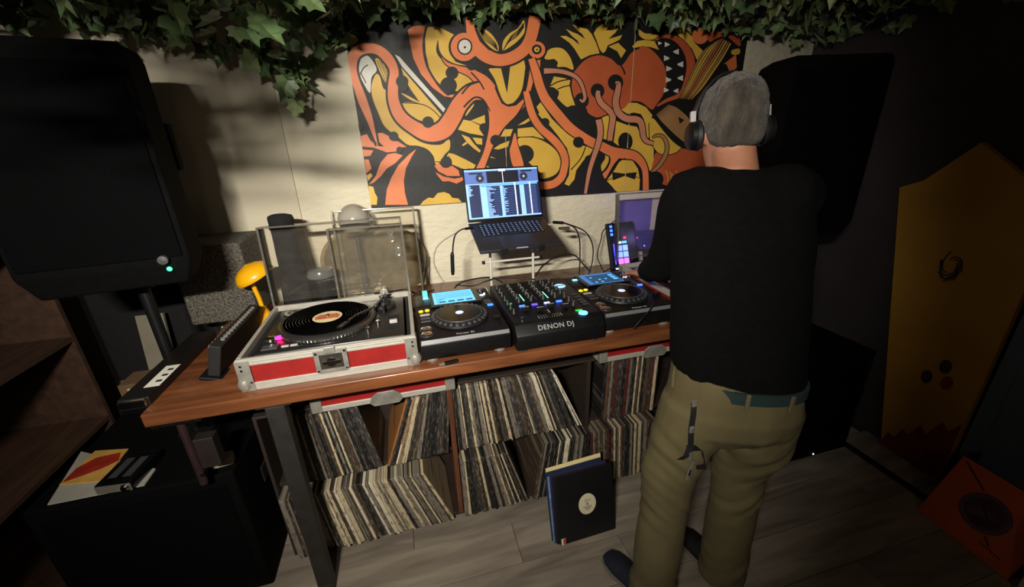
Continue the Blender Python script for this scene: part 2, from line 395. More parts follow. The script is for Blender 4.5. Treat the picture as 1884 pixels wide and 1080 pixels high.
# right-hand creature
shape('y', 'H', [(500, 45), (680, 55), (760, 180), (800, 300), (935, 432), (860, 535), (830, 500), (780, 380), (640, 250), (560, 130)], False)
shape('y', 'H', [(150, 150), (230, 200), (330, 205), (430, 240), (340, 270), (230, 270), (160, 220)])
shape('k', 'H', [(350, 280), (420, 240), (520, 240), (640, 310), (690, 420), (705, 560), (685, 720), (620, 890), (540, 945), (430, 965), (340, 900), (330, 600)])
shape('d', '5', [(215, 400), (235, 320), (290, 265), (360, 240), (430, 258), (485, 300), (540, 230), (590, 200), (640, 205), (690, 250), (728, 310), (738, 400), (720, 460), (680, 520), (655, 545), (600, 505), (540, 500), (500, 540), (430, 560), (390, 580), (350, 590), (310, 575), (290, 530), (240, 500), (220, 450)])
line('5', [(485, 300), (502, 330), (508, 352)], 9); line('5', [(228, 330), (285, 268), (360, 241), (430, 259), (485, 298), (540, 230), (590, 202)], 9)
line('5', [(290, 560), (350, 592), (400, 578)], 7)
shape('y', 'H', [(78, 355), (140, 290), (230, 278), (340, 290), (395, 395), (300, 362), (200, 350), (100, 372)], False)
for x, y, r in ((590, 415, 34), (640, 562, 36), (640, 722, 34), (590, 872, 30), (485, 490, 34), (512, 612, 34), (506, 742, 34), (480, 862, 30), (490, 330, 30), (405, 315, 22)):
    s = -1 if x > 550 else 1
    shape('w', 'H', [(x-s*r, y-r), (x+s*r*.5, y-r*.35), (x+s*r, y), (x+s*r*.5, y+r*.45), (x-s*r, y+r)], False)
ribbon('d', 'H', [(345, 280, 20), (450, 238, 34), (560, 250, 60), (660, 320, 80), (735, 430, 95), (765, 560, 100), (745, 700, 90), (690, 850, 70), (620, 930, 50), (480, 985, 40), (370, 1050, 20)], 8)
for i in range(9):
    ox = i*34-120; c = 'tyytdtyty'[i]
    ribbon(c, 'H', [(1120+ox*.7, 260+abs(i-4)*14, 16), (1010+ox*.8, 420+i*8, 18), (900+ox*.7, 590+i*10, 20), (790+ox*.6, 800+i*6, 16), (690+ox*.5, 960+i*2, 4)], 6)
disc('o', 'H', 872, 232, 95); shape('d', 'H', [(960, 180), (1280, 150), (1345, 300), (1320, 350), (1180, 235), (1060, 262), (980, 300)])
shape('o', 'H', [(1150, 560), (1292, 445), (1302, 600), (1222, 665), (1180, 560)], False); shape('y', 'H', [(1240, 400), (1330, 380), (1330, 440), (1250, 450)])
# lower right: striped body, circle, orange ground
shape('d', 'I', [(478, 640), (620, 672), (782, 592), (1100, 590), (1100, 1020), (700, 1050), (560, 1010), (540, 900), (480, 880), (425, 850)], False)
shape('y', 'I', [(430, 236), (505, 290), (585, 390), (680, 500), (785, 580), (720, 640), (620, 665), (520, 652), (460, 590), (410, 480), (402, 330)])
line('I', [(402, 300), (410, 480), (462, 592), (522, 654), (620, 667), (720, 642), (785, 582)], 10)
shape('k', 'I', [(440, 190), (520, 110), (640, 40), (800, 30), (990, 60), (1010, 500), (960, 600), (800, 590), (660, 490), (520, 320)])
for i in range(10):
    t = i/9
    ribbon('t', 'I', [(492+t*130, 190-t*105, 8), (560+t*150, 270-t*150, 22), (660+t*130, 370-t*190, 22), (770+t*80, 470-t*230, 22), (890, 560-t*240, 20)])
shape('k', 'I', [(745, 220), (815, 262), (760, 305)], False)
ribbon('t', 'I', [(440, 470, 10), (490, 440, 26), (560, 450, 34), (605, 520, 40), (612, 610, 42), (580, 700, 44), (520, 790, 40), (440, 870, 30)], 9)
for i in range(7): line('I', [(600+i*38, 850+(i % 3)*20), (625+i*36, 930-(i % 2)*40), (615+i*38, 980)], 9, 'y')
disc('k', 'I', 480, 950, 92)
# lower left
for pts in ([(145, 240), (210, 220), (250, 290), (320, 350), (400, 360), (340, 300), (300, 212), (380, 205), (450, 240), (520, 300), (560, 295), (652, 362), (575, 368), (540, 412), (430, 422), (340, 388), (280, 368), (155, 358)],
            [(165, 390), (282, 400), (250, 460), (178, 468)], [(185, 500), (230, 500), (262, 600), (205, 655)],
            [(365, 530), (440, 442), (520, 428), (607, 455), (520, 545), (430, 600), (370, 680), (290, 752), (232, 778), (310, 680), (340, 590)],
            [(757, 383), (700, 480), (640, 600), (618, 740), (630, 870), (665, 1000), (412, 1000), (430, 830), (480, 700), (560, 560), (680, 440)],
            [(955, 570), (1000, 535), (1050, 590), (1150, 570), (1220, 620), (1237, 682), (1100, 682), (1000, 632)],
            [(965, 640), (1060, 690), (1180, 712), (1285, 690), (1285, 722), (1200, 767), (1120, 740), (1045, 742), (1000, 690)]):
    shape('o', 'B', pts, False)
shape('y', 'B', [(208, 675), (255, 648), (272, 682), (225, 735)], False)
shape('y', 'B', [(228, 790), (280, 800), (300, 870), (328, 920), (320, 1000), (240, 1000)], False)
shape('y', 'B', [(800, 1050), (830, 960), (890, 920), (945, 926), (990, 870), (1060, 858), (1120, 880), (1150, 922), (1220, 930), (1258, 985), (1258, 1050)], False)
shape('y', 'B', [(1110, 425), (1200, 500), (1330, 550), (1330, 615), (1260, 600), (1150, 555), (1100, 470)], False)
disc('k', 'B', 1085, 530, 64); disc('k', 'B', 505, 245, 53); line('B', [(380, 200), (450, 235)], 10); line('B', [(540, 285), (660, 360)], 12); line('B', [(1120, 460), (1080, 520), (960, 525)], 8)
# orange body and tentacles
shape('o', 'D', [(655, 500), (690, 650), (765, 930), (640, 930), (590, 740), (612, 640)])
TENT = [(212, 705, 4), (190, 630, 20), (165, 550, 36), (125, 450, 50), (90, 370, 56), (76, 300, 54), (90, 232, 58), (140, 198, 56), (210, 203, 50), (265, 248, 52), (298, 310, 46), (293, 390, 52), (296, 470, 55), (330, 550, 62), (400, 608, 68), (480, 643, 80), (555, 622, 92), (602, 560, 88), (640, 490, 84), (700, 430, 84), (765, 420, 90)]
ribbon('o', '4', TENT, 11)
line('4', [(78, 388), (108, 480), (138, 560), (165, 630), (205, 695)], 9)
BODY = [(650, 440), (690, 392), (745, 372), (700, 322), (760, 335), (812, 375), (838, 440), (860, 485), (895, 502), (935, 495), (975, 460), (992, 400), (1006, 320), (1012, 255), (1062, 255), (1058, 330), (1030, 350), (1010, 420), (995, 480), (940, 545), (900, 580), (868, 622), (850, 660), (815, 715), (790, 775), (768, 840), (715, 840), (755, 750), (775, 680), (788, 600), (783, 520), (765, 470), (725, 455), (690, 480), (665, 500)]
shape('o', '4', BODY, False)
line('4', [(662, 505), (690, 475), (725, 452), (765, 468), (785, 520), (790, 600), (776, 680), (756, 750), (718, 830)], 10)
line('4', [(775, 478), (800, 525)], 6); line('4', [(700, 322), (745, 372), (768, 412)], 8); line('4', [(652, 436), (692, 390), (745, 370)], 9)
line('4', [(985, 470), (940, 545), (868, 622), (815, 715), (770, 835)], 8)
# chin
shape('y', '4', [(785, 302), (840, 300), (885, 290), (975, 252), (985, 300), (970, 400), (950, 450), (920, 482), (890, 490), (862, 470), (840, 420), (820, 360)], False)
line('4', [(780, 300), (818, 360), (840, 422), (862, 472), (890, 494), (922, 486), (954, 450), (974, 400), (988, 300), (990, 250)], 11)
shape('k', '4', [(852, 282), (905, 285), (888, 432), (868, 350)], False)
# head
disc('k', '4', 666, 190, 84, 84); shape('k', '4', [(680, 290), (735, 235), (800, 300), (760, 330)], False); disc('k', '4', 1043, 205, 54)
HEAD = [(702, 40, 60), (708, 110, 64), (722, 175, 74), (765, 225, 72), (815, 252, 66), (865, 258, 62), (925, 240, 62), (980, 200, 62), (1010, 145, 60), (1025, 85, 62), (1035, 30, 64)]
ribbon('o', '4', HEAD, 11); disc('o', '4', 664, 190, 70, 74); shape('o', '4', [(670, 120), (735, 120), (760, 215), (700, 250)], False)
disc('k', '4', 667, 188, 40, 44); disc('w', '4', 667, 188, 32, 36); disc('k', '4', 668, 192, 6)
shape('k', '4', [(718, 20), (720, 100), (745, 160), (790, 205), (850, 228), (905, 210), (955, 170), (985, 120), (1000, 20)], False)
disc('o', '4', 1043, 205, 44); disc('k', '4', 1043, 203, 26); disc('y', '4', 1043, 203, 14); disc('k', '4', 1044, 204, 5)
shape('y', '4', [(732, 82), (785, 105), (820, 140), (843, 185), (838, 212), (800, 192), (762, 148)]); shape('y', '4', [(866, 208), (868, 160), (900, 120), (945, 92), (975, 50), (980, 110), (950, 152), (910, 185)])
for i in range(5):
    t = (i+.7)/5.6
    line('4', [(736+t*8, 86), (768+t*32-6, 150-t*22), (812+t*18, 186-t*18), (838, 208)], 4); line('4', [(976, 60+t*30), (942-t*8+4, 98+t*44), (900-t*14+10, 130+t*40), (868, 206)], 4)
# long arms to the right
ribbon('o', 'P', [(967, 168, 10), (971, 185, 12), (976, 203, 13), (983, 220, 13), (995, 237, 13), (1010, 250, 14), (1025, 265, 14), (1035, 280, 13.5), (1039, 296, 13), (1037, 312, 13), (1032, 326, 13.5), (1020, 337, 14), (1005, 341, 14), (990, 341, 14)], 2)
ribbon('o', 'P', [(977, 108, 12), (985, 132, 15), (992, 157, 16), (1000, 177, 17), (1007, 188, 18), (1023, 208, 18), (1045, 233, 18), (1068, 250, 17), (1090, 263, 17), (1107, 270, 17), (1125, 279, 18), (1147, 283, 18), (1165, 286, 16), (1178, 297, 14), (1186, 315, 11), (1187, 350, 11)], 2)
shape('o', 'G', [(720, 540), (900, 600), (900, 650), (840, 720), (790, 800), (735, 892), (695, 855), (760, 780), (795, 690), (770, 620), (715, 580)]); line('G', [(960, 668), (890, 700), (830, 795), (745, 910)], 11)
disc('k', 'G', 440, 490, 60)
shape('k', 'G', [(300, 140), (350, 90), (420, 88), (500, 120), (560, 180), (612, 240), (622, 330), (572, 388), (500, 372), (430, 312), (340, 212)])
shape('k', 'G', [(490, 730), (520, 650), (600, 622), (700, 600), (735, 660), (695, 730), (690, 780), (722, 880), (785, 950), (835, 1010), (835, 1060), (300, 1060), (350, 970), (400, 900), (420, 820)])
disc('k', 'E', 625, 872, 80, 85); disc('k', 'E', 835, 775, 90, 95); disc('k', 'E', 440, 985, 84, 90)
ribbon('p', 'P', [(1100, 167, 7), (1099, 176, 9), (1105, 190, 10.5), (1118, 202, 10.5), (1126, 213, 10.5), (1125, 230, 10), (1122, 247, 9.5), (1121, 259, 9)], 1.7)
ribbon('p', 'P', [(1131, 153, 4), (1137, 154, 8), (1135, 170, 10.5), (1132, 183, 11), (1132, 193, 11.5), (1136, 206, 12), (1145, 215, 12), (1155, 219, 12), (1170, 220, 12), (1178, 226, 11), (1181, 240, 10), (1183, 252, 9), (1189, 260, 8), (1202, 264, 6)], 1.7)
ribbon('p', 'P', [(1100, 220, 11), (1103, 235, 10.5), (1103, 250, 10), (1098, 270, 9.5), (1091, 290, 8), (1083, 317, 7), (1076, 356, 5)], 1.7)
ribbon('p', 'P', [(1000, 131, 10), (1024, 131, 8), (1044, 135, 7.5), (1060, 143, 7), (1069, 156, 6.5), (1074, 172, 6), (1075, 181, 5.5), (1071, 187, 4.5), (1066, 183, 3)], 1.7)
# black dots with stalks
for z, x, y, r in (('4', 340, 370, 32), ('4', 345, 400, 26), ('4', 475, 582, 30), ('4', 600, 325, 33), ('4', 582, 390, 43), ('4', 700, 290, 22), ('D', 415, 595, 68), ('D', 270, 440, 58), ('B', 570, 395, 36), ('4', 120, 610, 18)): disc('k', z, x, y, r)
del PB['w']
for c, bm in WP: part('white_patch' if c == 'w' else 'orange_patch', bm, PCOL[c], art, world=True)
for c, bm in PB.items():
    part({'o': 'orange_tentacles', 'y': 'yellow_paint', 'p': 'pink_paint', 'd': 'rust_paint', 't': 'tan_paint', 'k': 'black_paint'}[c], bm, PCOL[c], art, world=True)
RAWEDGE = mat('raw_panel_edge', (176, 158, 118), .8, var=.3, scale=30)
for i in (1, 2):
    e = B(); n = 16
    for j in range(n):
        z0 = AZ0+(AZ1-AZ0)*j/n; w = .0012+.0012*rnd.random()
        bx(e, AX[i]-w, AX[i]+w, AY-.0042, AY-.003, z0, z0+(AZ1-AZ0)/n)
    part('panel_joint', e, RAWEDGE, art, world=True)
# ------------------------------------------------------------------ table
TW = wood('stained_table_wood', (126, 75, 44), (82, 46, 27), scale=2.4, stretch=(1.2, 10, 10), rough=.33, bump=.05, coat=.25)
TX1 = 2.4; TD = .86
tb = thing('table', 'long stained wooden table on a black steel loop frame carrying the decks', 'table', (0, 0, 0))
part('tabletop', bx(B(), 0, TX1, 0, TD, HT-.045, HT), TW, tb, bev=.006, seg=3, smooth=True)
FR = mat('black_steel_frame', (46, 44, 42), .55, metal=.3, var=.2, scale=20)
for X in (.33, 2.22):
    for Y in (-.005+.02, TD-.06):
        part('leg', bx(B(), X-.028, X+.028, Y, Y+.04, .041, HT-.055), FR, tb, bev=.003)
    part('foot_bar', bx(B(), X-.028, X+.028, .015, TD-.02, .001, .04), FR, tb, bev=.003)
    part('mounting_plate', bx(B(), X-.05, X+.05, .012, TD-.02, HT-.054, HT-.0455), FR, tb)

# ------------------------------------------------------------------ record shelves
SHELF = mat('dark_shelf_board', (44, 33, 27), .6, var=.2, scale=6, stretch=(1, 8, 8))
SHBR = wood('brown_shelf_divider', (112, 66, 40), (74, 42, 26), scale=3, stretch=(9, 9, 1.2), rough=.5)
sh = thing('record_shelf', 'long low dark record shelf under the table, packed with vinyl', 'shelf', (.2, .21, 0))
SX0, SX1 = .175, 2.15; SY0, SY1 = .21, .53
def sp(name, m, *a, **k): return part(name, bx(B(), *a), m, sh, world=True, bev=.0015, **k)
sp('base_board', SHELF, SX0, SX1, SY0, SY1, .012, .03)
sp('middle_board', SHELF, SX0+.012, .869, SY0+.025, SY1, .362, .378); sp('middle_board', SHELF, .889, 1.484, SY0+.025, SY1, .362, .378); sp('middle_board', SHELF, 1.502, SX1-.012, SY0+.025, SY1, .362, .378)
sp('top_board', SHELF, SX0, SX1, SY0, SY1, .703, .714)
sp('back_panel', SHELF, SX0+.012, SX1-.012, SY1-.008, SY1, .03, .703)
sp('side_panel', SHELF, SX0, SX0+.012, SY0, SY1, .03, .703); sp('side_panel', SHELF, SX1-.012, SX1, SY0, SY1, .03, .703)
sp('divider', SHBR, .869, .889, SY0-.01, SY1-.008, .03, .703, label='bare brown wooden divider'); sp('divider', SHELF, 1.484, 1.502, SY0, SY1-.008, .03, .703)

# spine materials: paper colour with print-like flecks running along the spine
def spine(name, col, ink):
    m = bpy.data.materials.new(name); m.use_nodes = True; N = m.node_tree.nodes; L = m.node_tree.links; p = N['Principled BSDF']
    p.inputs['Roughness'].default_value = .6
    tc = N.new('ShaderNodeTexCoord'); oi = N.new('ShaderNodeObjectInfo'); mp = N.new('ShaderNodeMapping'); mp.inputs['Scale'].default_value = (160, 3, 34)
    L.new(tc.outputs['Object'], mp.inputs['Vector']); va = N.new('ShaderNodeVectorMath'); va.operation = 'ADD'
    mu = N.new('ShaderNodeMath'); mu.operation = 'MULTIPLY'; mu.inputs[1].default_value = 91; L.new(oi.outputs['Random'], mu.inputs[0])
    L.new(mp.outputs[0], va.inputs[0]); L.new(mu.outputs[0], va.inputs[1])
    nz = N.new('ShaderNodeTexNoise'); nz.inputs['Scale'].default_value = 1; nz.inputs['Detail'].default_value = 3; L.new(va.outputs[0], nz.inputs['Vector'])
    rp = N.new('ShaderNodeValToRGB'); e = rp.color_ramp.elements; e[0].position = .36; e[0].color = lin(ink)+(1,); e[1].position = .47; e[1].color = lin(col)+(1,)
    L.new(nz.outputs['Fac'], rp.inputs[0]); L.new(rp.outputs[0], p.inputs['Base Color']); return m
SPN = [spine('spine_%s' % n, c, i) for n, c, i in (('cream', (190, 174, 142), (120, 106, 84)), ('ivory', (206, 196, 172), (140, 126, 104)), ('black', (22, 20, 20), (70, 64, 58)), ('charcoal', (48, 45, 43), (96, 90, 82)),
    ('brown', (92, 66, 46), (52, 38, 28)), ('tan', (150, 116, 74), (92, 68, 44)), ('grey', (120, 112, 100), (70, 66, 60)), ('slate', (52, 56, 68), (104, 102, 100)), ('oxblood', (88, 34, 30), (44, 24, 22)),
    ('umber', (66, 52, 40), (112, 98, 80)), ('orange', (146, 96, 50), (104, 68, 36)), ('white', (216, 210, 194), (150, 120, 110)))]
SPI = dict(cream=0, ivory=1, black=2, charcoal=3, brown=4, tan=5, grey=6, slate=7, oxblood=8, umber=9, orange=10, white=11)
MIXES = {'dark': [2, 2, 2, 3, 3, 9, 3, 6, 2, 0], 'light': [0, 0, 1, 6, 6, 9, 3, 0, 6, 2], 'mid': [0, 6, 3, 9, 2, 1, 3, 6, 2, 0, 3], 'warm': [9, 9, 8, 0, 3, 3, 2, 6, 4]}
_rm = {}
def sleeve_mesh(t):
    k = round(t*2000)
    if k not in _rm:
        t = k/2000; bm = B(); bx(bm, 0, t, 0, .315, 0, .315)
        bmesh.ops.bevel(bm, geom=bm.edges[:], offset=min(.0012, t*.3), segments=1, affect='EDGES')
        _rm[k] = mesh_of('record_sleeve', bm)
    return _rm[k], k/2000
def record(x, y, z, t, lean, ci, label, group, yawz=0, name='record'):
    me, t = sleeve_mesh(t)
    o = bpy.data.objects.new(name, me); COL.objects.link(o)
    if not me.materials: me.materials.append(SPN[0])
    o.material_slots[0].link = 'OBJECT'; o.material_slots[0].material = SPN[ci]
    o.location = (x, y, z); o.rotation_euler = (0, lean, yawz)
    return tag(o, label, 'record', group)
ORD = lambda n: '%d%s' % (n, 'th' if 10 <= n % 100 <= 20 else {1: 'st', 2: 'nd', 3: 'rd'}.get(n % 10, 'th'))
SNAME = {v: k for k, v in SPI.items()}
def row(x0, x1, l0, l1, z, y, mix, label, group, special={}, tavg=.0085, jag=.008):
    x = x0; i = 0; tavg *= 1.13
    while x < x1-.004:
        u = (x-x0)/(x1-x0); lean = RAD(l0+(l1-l0)*u)
        t = rnd.choice((.6, .75, .9, 1.0, 1.15, 1.5))*tavg; adv = t/cos(lean)
        # a left-leaning sleeve (top towards -x) stands on its left lower edge, a right-leaning one on its right lower edge
        zz = z+(t*sin(lean) if lean > 0 else 0)
        ci = rnd.choice(MIXES[mix]); lb = '%s record sleeve, %s from the left in %s' % (SNAME[ci], ORD(i+1), label); gr = group
        if i in special: ci, lb = SPI[special[i][0]], special[i][1]; gr = None
        o = record(x, y+rnd.uniform(-jag, jag), zz+.0005, t, lean, ci, lb, gr)
        if i in special and special[i][0] == 'white':
            bm = B(); zq = .1
            while zq < .24: h_ = rnd.uniform(.004, .008); bx(bm, t*.22, t*.78, -.0006, 0, zq, zq+h_); zq += h_+.0025
            tag(part('spine_print', bm, mat('red_ink', (120, 44, 38), .6, var=.2), o, label='row of reddish print marks'), kind='stuff')
        x += adv; i += 1
row(.292, .575, -1.5, -10, .378, .205, 'dark', 'the upper bay by the steel leg', 'records in the upper bay by the table leg', jag=.005, tavg=.009)
row(.6, .848, 20, 5, .378, .205, 'dark', 'the group leaning on the brown divider', 'records leaning on the brown divider', tavg=.0105,
    special={0: ('orange', 'orange-brown record sleeve leaning furthest in the upper bay left of the brown divider'), 3: ('white', 'thick white record sleeve with reddish spine lettering leaning in the upper bay'), 4: ('tan', 'tan record sleeve right of the thick white spine in the upper bay')}, jag=.006)
row(.2, .845, -2, -20, .03, .176, 'light', 'the long lower-left row', 'records in the lower-left row', tavg=.0098, jag=.007)
row(.895, 1.43, -1, -20, .378, .205, 'mid', 'the upper bay right of the divider', 'records in the upper bay right of the divider', tavg=.0092, jag=.005)
record(1.445, .203, .379, .008, RAD(-23), SPI['white'], 'pale mottled record sleeve slanting into the empty upper bay', None)
record(1.459, .2, .379, .006, RAD(-24), SPI['ivory'], 'last slim ivory record sleeve slanting into the empty upper bay', None)
row(.893, 1.19, 0, -17, .03, .176, 'mid', 'the short lower row right of the divider', 'records in the short lower row', tavg=.009, jag=.006)
row(1.215, 1.49, 9, 2, .03, .176, 'mid', 'the row behind the floor sleeves', 'records behind the sleeve on the floor', tavg=.0105, jag=.01)
row(1.56, 1.84, 1, 0, .378, .205, 'warm', 'the upper-right bay beside the person', 'records in the upper-right bay', tavg=.0095, jag=.004)
row(1.51, 1.86, -4, -3, .03, .176, 'warm', 'the lower-right bay beside the trouser leg', 'records in the lower-right bay', tavg=.0095, jag=.006)

# sleeves standing on the floor in front
def floor_sleeve(x, y, lean, yz, m, label, dx=0, t=.004, **k):
    o = thing('record', label, 'record', (x, y, .001), (lean, 0, yz), 'records standing on the floor')
    part('sleeve', bx(B(), 0, .315, 0, t, 0, .315), m, o, bev=.0012)
    return o
SLBLK = mat('black_sleeve_card', (17, 17, 19), .45, var=.2, scale=8, bump=.03)
base = V((1.262, -.062, 0)); yz = RAD(1.5)
fs = thing('record', 'black record sleeve with an oval cream centre label, front of the floor stack', 'record', (base.x, base.y, .006), (RAD(-13), 0, yz))
part('sleeve', bx(B(), 0, .26, 0, .005, 0, .315), SLBLK, fs, bev=.0015)
lb = B(); lathe(lb, [(0, 0), (.048, 0), (.048, .0006), (0, .0006)], (0, 0, 0), 32, Matrix.Rotation(pi/2, 3, 'X'))
for v in lb.verts: v.co += V((.134, -.0002, .158)); v.co.x = .134+(v.co.x-.134)*.84
part('centre_label', lb, mat('cream_label', (214, 204, 170), .6, var=.06), fs, label='cream centre label')
INK = mat('black_ink', (24, 22, 22), .6, var=.1)
ink = B()
disc_y = -.0012
for yy, w in ((.178, .022), (.172, .03), (.166, .012), (.147, .036), (.143, .03), (.139, .034), (.135, .02), (.131, .014)):
    x = .134-w/2
    while x < .134+w/2:
        l = rnd.uniform(.002, .005); bx(ink, x, x+l, disc_y, disc_y+.0004, yy, yy+.0016); x += l+.0012
tag(part('label_print', ink, INK, fs), kind='stuff')
hole = B(); lathe(hole, [(0, 0), (.0036, 0), (.0036, .0006), (0, .0006)], (.134, -.001, .158), 16, Matrix.Rotation(pi/2, 3, 'X')); part('spindle_hole', hole, INK, fs)
stk = part('sticker', bx(B(), .004, .024, -.0012, -.0002, .001, .03), WHITE, fs, label='white sticker with red stripe'); part('stripe', bx(B(), .012, .024, -.0018, -.0012, .002, .029), mat('red_print', (196, 60, 50), .6, var=.1), stk)
for i, (c, dx, h, lab) in enumerate((((20, 20, 24), -.012, .31, 'plain black record sleeve directly behind the one with the oval label'), ((40, 34, 62), -.018, .314, 'dark violet record sleeve in the floor stack'),
                                  ((96, 128, 168), -.024, .3, 'pale blue patterned record sleeve in the floor stack'), ((26, 40, 70), -.028, .312, 'navy record sleeve in the floor stack'), ((226, 208, 150), -.02, .322, 'cream record sleeve, last and tallest of the floor stack'))):
    o = thing('record', lab, 'record', (base.x+dx, base.y+.008+i*.0075, .006), (RAD(-13-i*.6), 0, yz+RAD(i*.5)), 'records standing on the floor')
    part('sleeve', bx(B(), 0, .262, 0, .005, 0, h), mat('sleeve_card_%d' % i, c, .55, var=.35 if i == 2 else .12, scale=40 if i == 2 else 8), o, bev=.0012)

# ------------------------------------------------------------------ flight cases and turntables
def flight_base(name, label, loc, W=.525, D=.445, H=.108, group='red flight cases'):
    c = thing(name, label, 'flight case', loc, (0, 0, 0), group)
    e = .012
    part('floor_panel', bx(B(), e, W-e, e, D-e, .004, .012), BLK2, c)
    for n, a in (('front_panel', (e, W-e, .004, .012, .012, H-.012)), ('rear_panel', (e, W-e, D-.012, D-.004, .012, H-.012)), ('side_panel', (.004, .012, .012, D-.012, .012, H-.012)), ('side_panel', (W-.012, W-.004, .012, D-.012, .012, H-.012))):
        part(n, bx(B(), *a), REDLAM, c)
    for a in ((.014, W-.014, .0125, .026, .012, H-.02), (.014, W-.014, D-.026, D-.0125, .012, H-.02), (.0125, .026, .026, D-.026, .012, H-.02), (W-.026, W-.0125, .026, D-.026, .012, H-.02)): part('foam_lining', bx(B(), *a), BLK2, c)
    for nm, z0, z1 in (('lower_edge', 0, .026), ('upper_edge', H-.024, H)):
        for a in ((.0, W, 0, .013, z0, z1), (.0, W, D-.013, D, z0, z1), (0, .013, .013, D-.013, z0, z1), (W-.013, W, .013, D-.013, z0, z1)):
            b = B(); bx(b, *a)
            if nm == 'upper_edge' and a[3] <= .014: bx(b, a[0]+.02, a[1]-.02, -.0015, .001, z0+.004, z0+.008); bx(b, a[0]+.02, a[1]-.02, -.0015, .001, z0+.013, z0+.017)
            part(nm, b, ALU, c, bev=.0012, seg=1)
    for X, sx in ((0, 1), (W, -1)):
        for Y, sy in ((0, 1), (D, -1)):
            b = B(); bx(b, min(X-.003*sx, X+.036*sx), max(X-.003*sx, X+.036*sx), min(Y-.003*sy, Y), max(Y-.003*sy, Y), 0, H-.004)
            bx(b, min(X-.003*sx, X), max(X-.003*sx, X), min(Y, Y+.036*sy), max(Y, Y+.036*sy), 0, H-.004)
            k = part('corner', b, STEEL, c, bev=.0015)
            b = B(); lathe(b, [(0, -.022), (.014, -.019), (.02, -.008), (.021, .004), (.016, .016), (0, .022)], (X+.008*sx, Y+.008*sy, .022), 14); part('ball_corner', b, STEEL, k, smooth=True)
            b = B()
            for zz, dx in ((.03, .03), (H-.035, .012), (H-.02, .012)):
                lathe(b, [(0, 0), (.004, .0005), (.0035, .002), (0, .003)], (X+dx*sx, Y-.003*sy, zz), 10, Matrix.Rotation(pi/2*sy, 3, 'X'))
            tag(part('rivets', b, CHROME, k, smooth=True), kind='stuff')
    # butterfly latch
    b = B(); prism(b, [V((W/2+x*.5, -.004, z)) for x, z in ((-.098, .028), (-.08, .022), (.08, .022), (.098, .028), (.098, H-.006), (-.098, H-.006))], (0, .004, 0))
    lt = part('latch', b, STEEL, c, bev=.001, seg=1)
    b = B(); bx(b, W/2-.034, W/2+.034, -.0055, -.0035, .038, H-.02); part('recess', b, mat('latch_recess', (70, 66, 60), .5, metal=.7, var=.3, scale=30), lt)
    b = B(); cyl(b, (W/2, -.012, .062), (W/2, -.004, .062), .016, .014); bx(b, W/2-.028, W/2+.028, -.013, -.009, .056, .068); part('butterfly_knob', b, CHROME, lt, bev=.0015, seg=1)
    b = B(); bx(b, W/2-.016, W/2+.016, -.008, -.002, H-.016, H+.006); part('hook', b, STEEL, lt, bev=.002)
    b = B()
    for sx in (-1, 1):
        for zz in (.032, H-.014): lathe(b, [(0, 0), (.0045, .0005), (.004, .002), (0, .003)], (W/2+sx*.042, -.004, zz), 10, Matrix.Rotation(pi/2, 3, 'X'))
    tag(part('rivets', b, CHROME, lt, smooth=True), kind='stuff')
    return c
def flight_lid(label, x0, x1, y, z):
    W = x1-x0; D = .33; H = .075
    c = thing('flight_case', label, 'flight case', (x0, y, z), (0, 0, 0), 'red flight cases')
    part('shell', bx(B(), .004, W-.004, .004, D-.004, .004, H-.004), REDLAM, c)
    for z0, z1 in ((0, .022), (H-.016, H)):
        for a in ((0, W, -.001, .012, z0, z1), (0, W, D-.012, D, z0, z1), (0, .012, .012, D-.012, z0, z1), (W-.012, W, .012, D-.012, z0, z1)):
            part('edge_trim', bx(B(), *a), ALU, c, bev=.0012, seg=1)
    for X in (.0, W-.034): part('corner', bx(B(), X-.002, X+.036, -.004, .02, -.001, H), STEEL, c, bev=.004)
    b = B(); prism(b, [V((W/2+x, -.006, zz)) for x, zz in ((-.06, .004), (-.045, -.012), (.045, -.012), (.06, .004), (.05, .03), (.03, .044), (-.03, .044), (-.05, .03))], (0, .005, 0)); part('latch', b, STEEL, c, bev=.001, seg=1)
    return c
flight_lid('red flight-case lid with silver edging stowed under the table on the left', .385, .9, .17, .7145)
flight_lid('red flight-case lid with dull edging stowed under the table beside the person', 1.52, 2.05, .17, .7145)

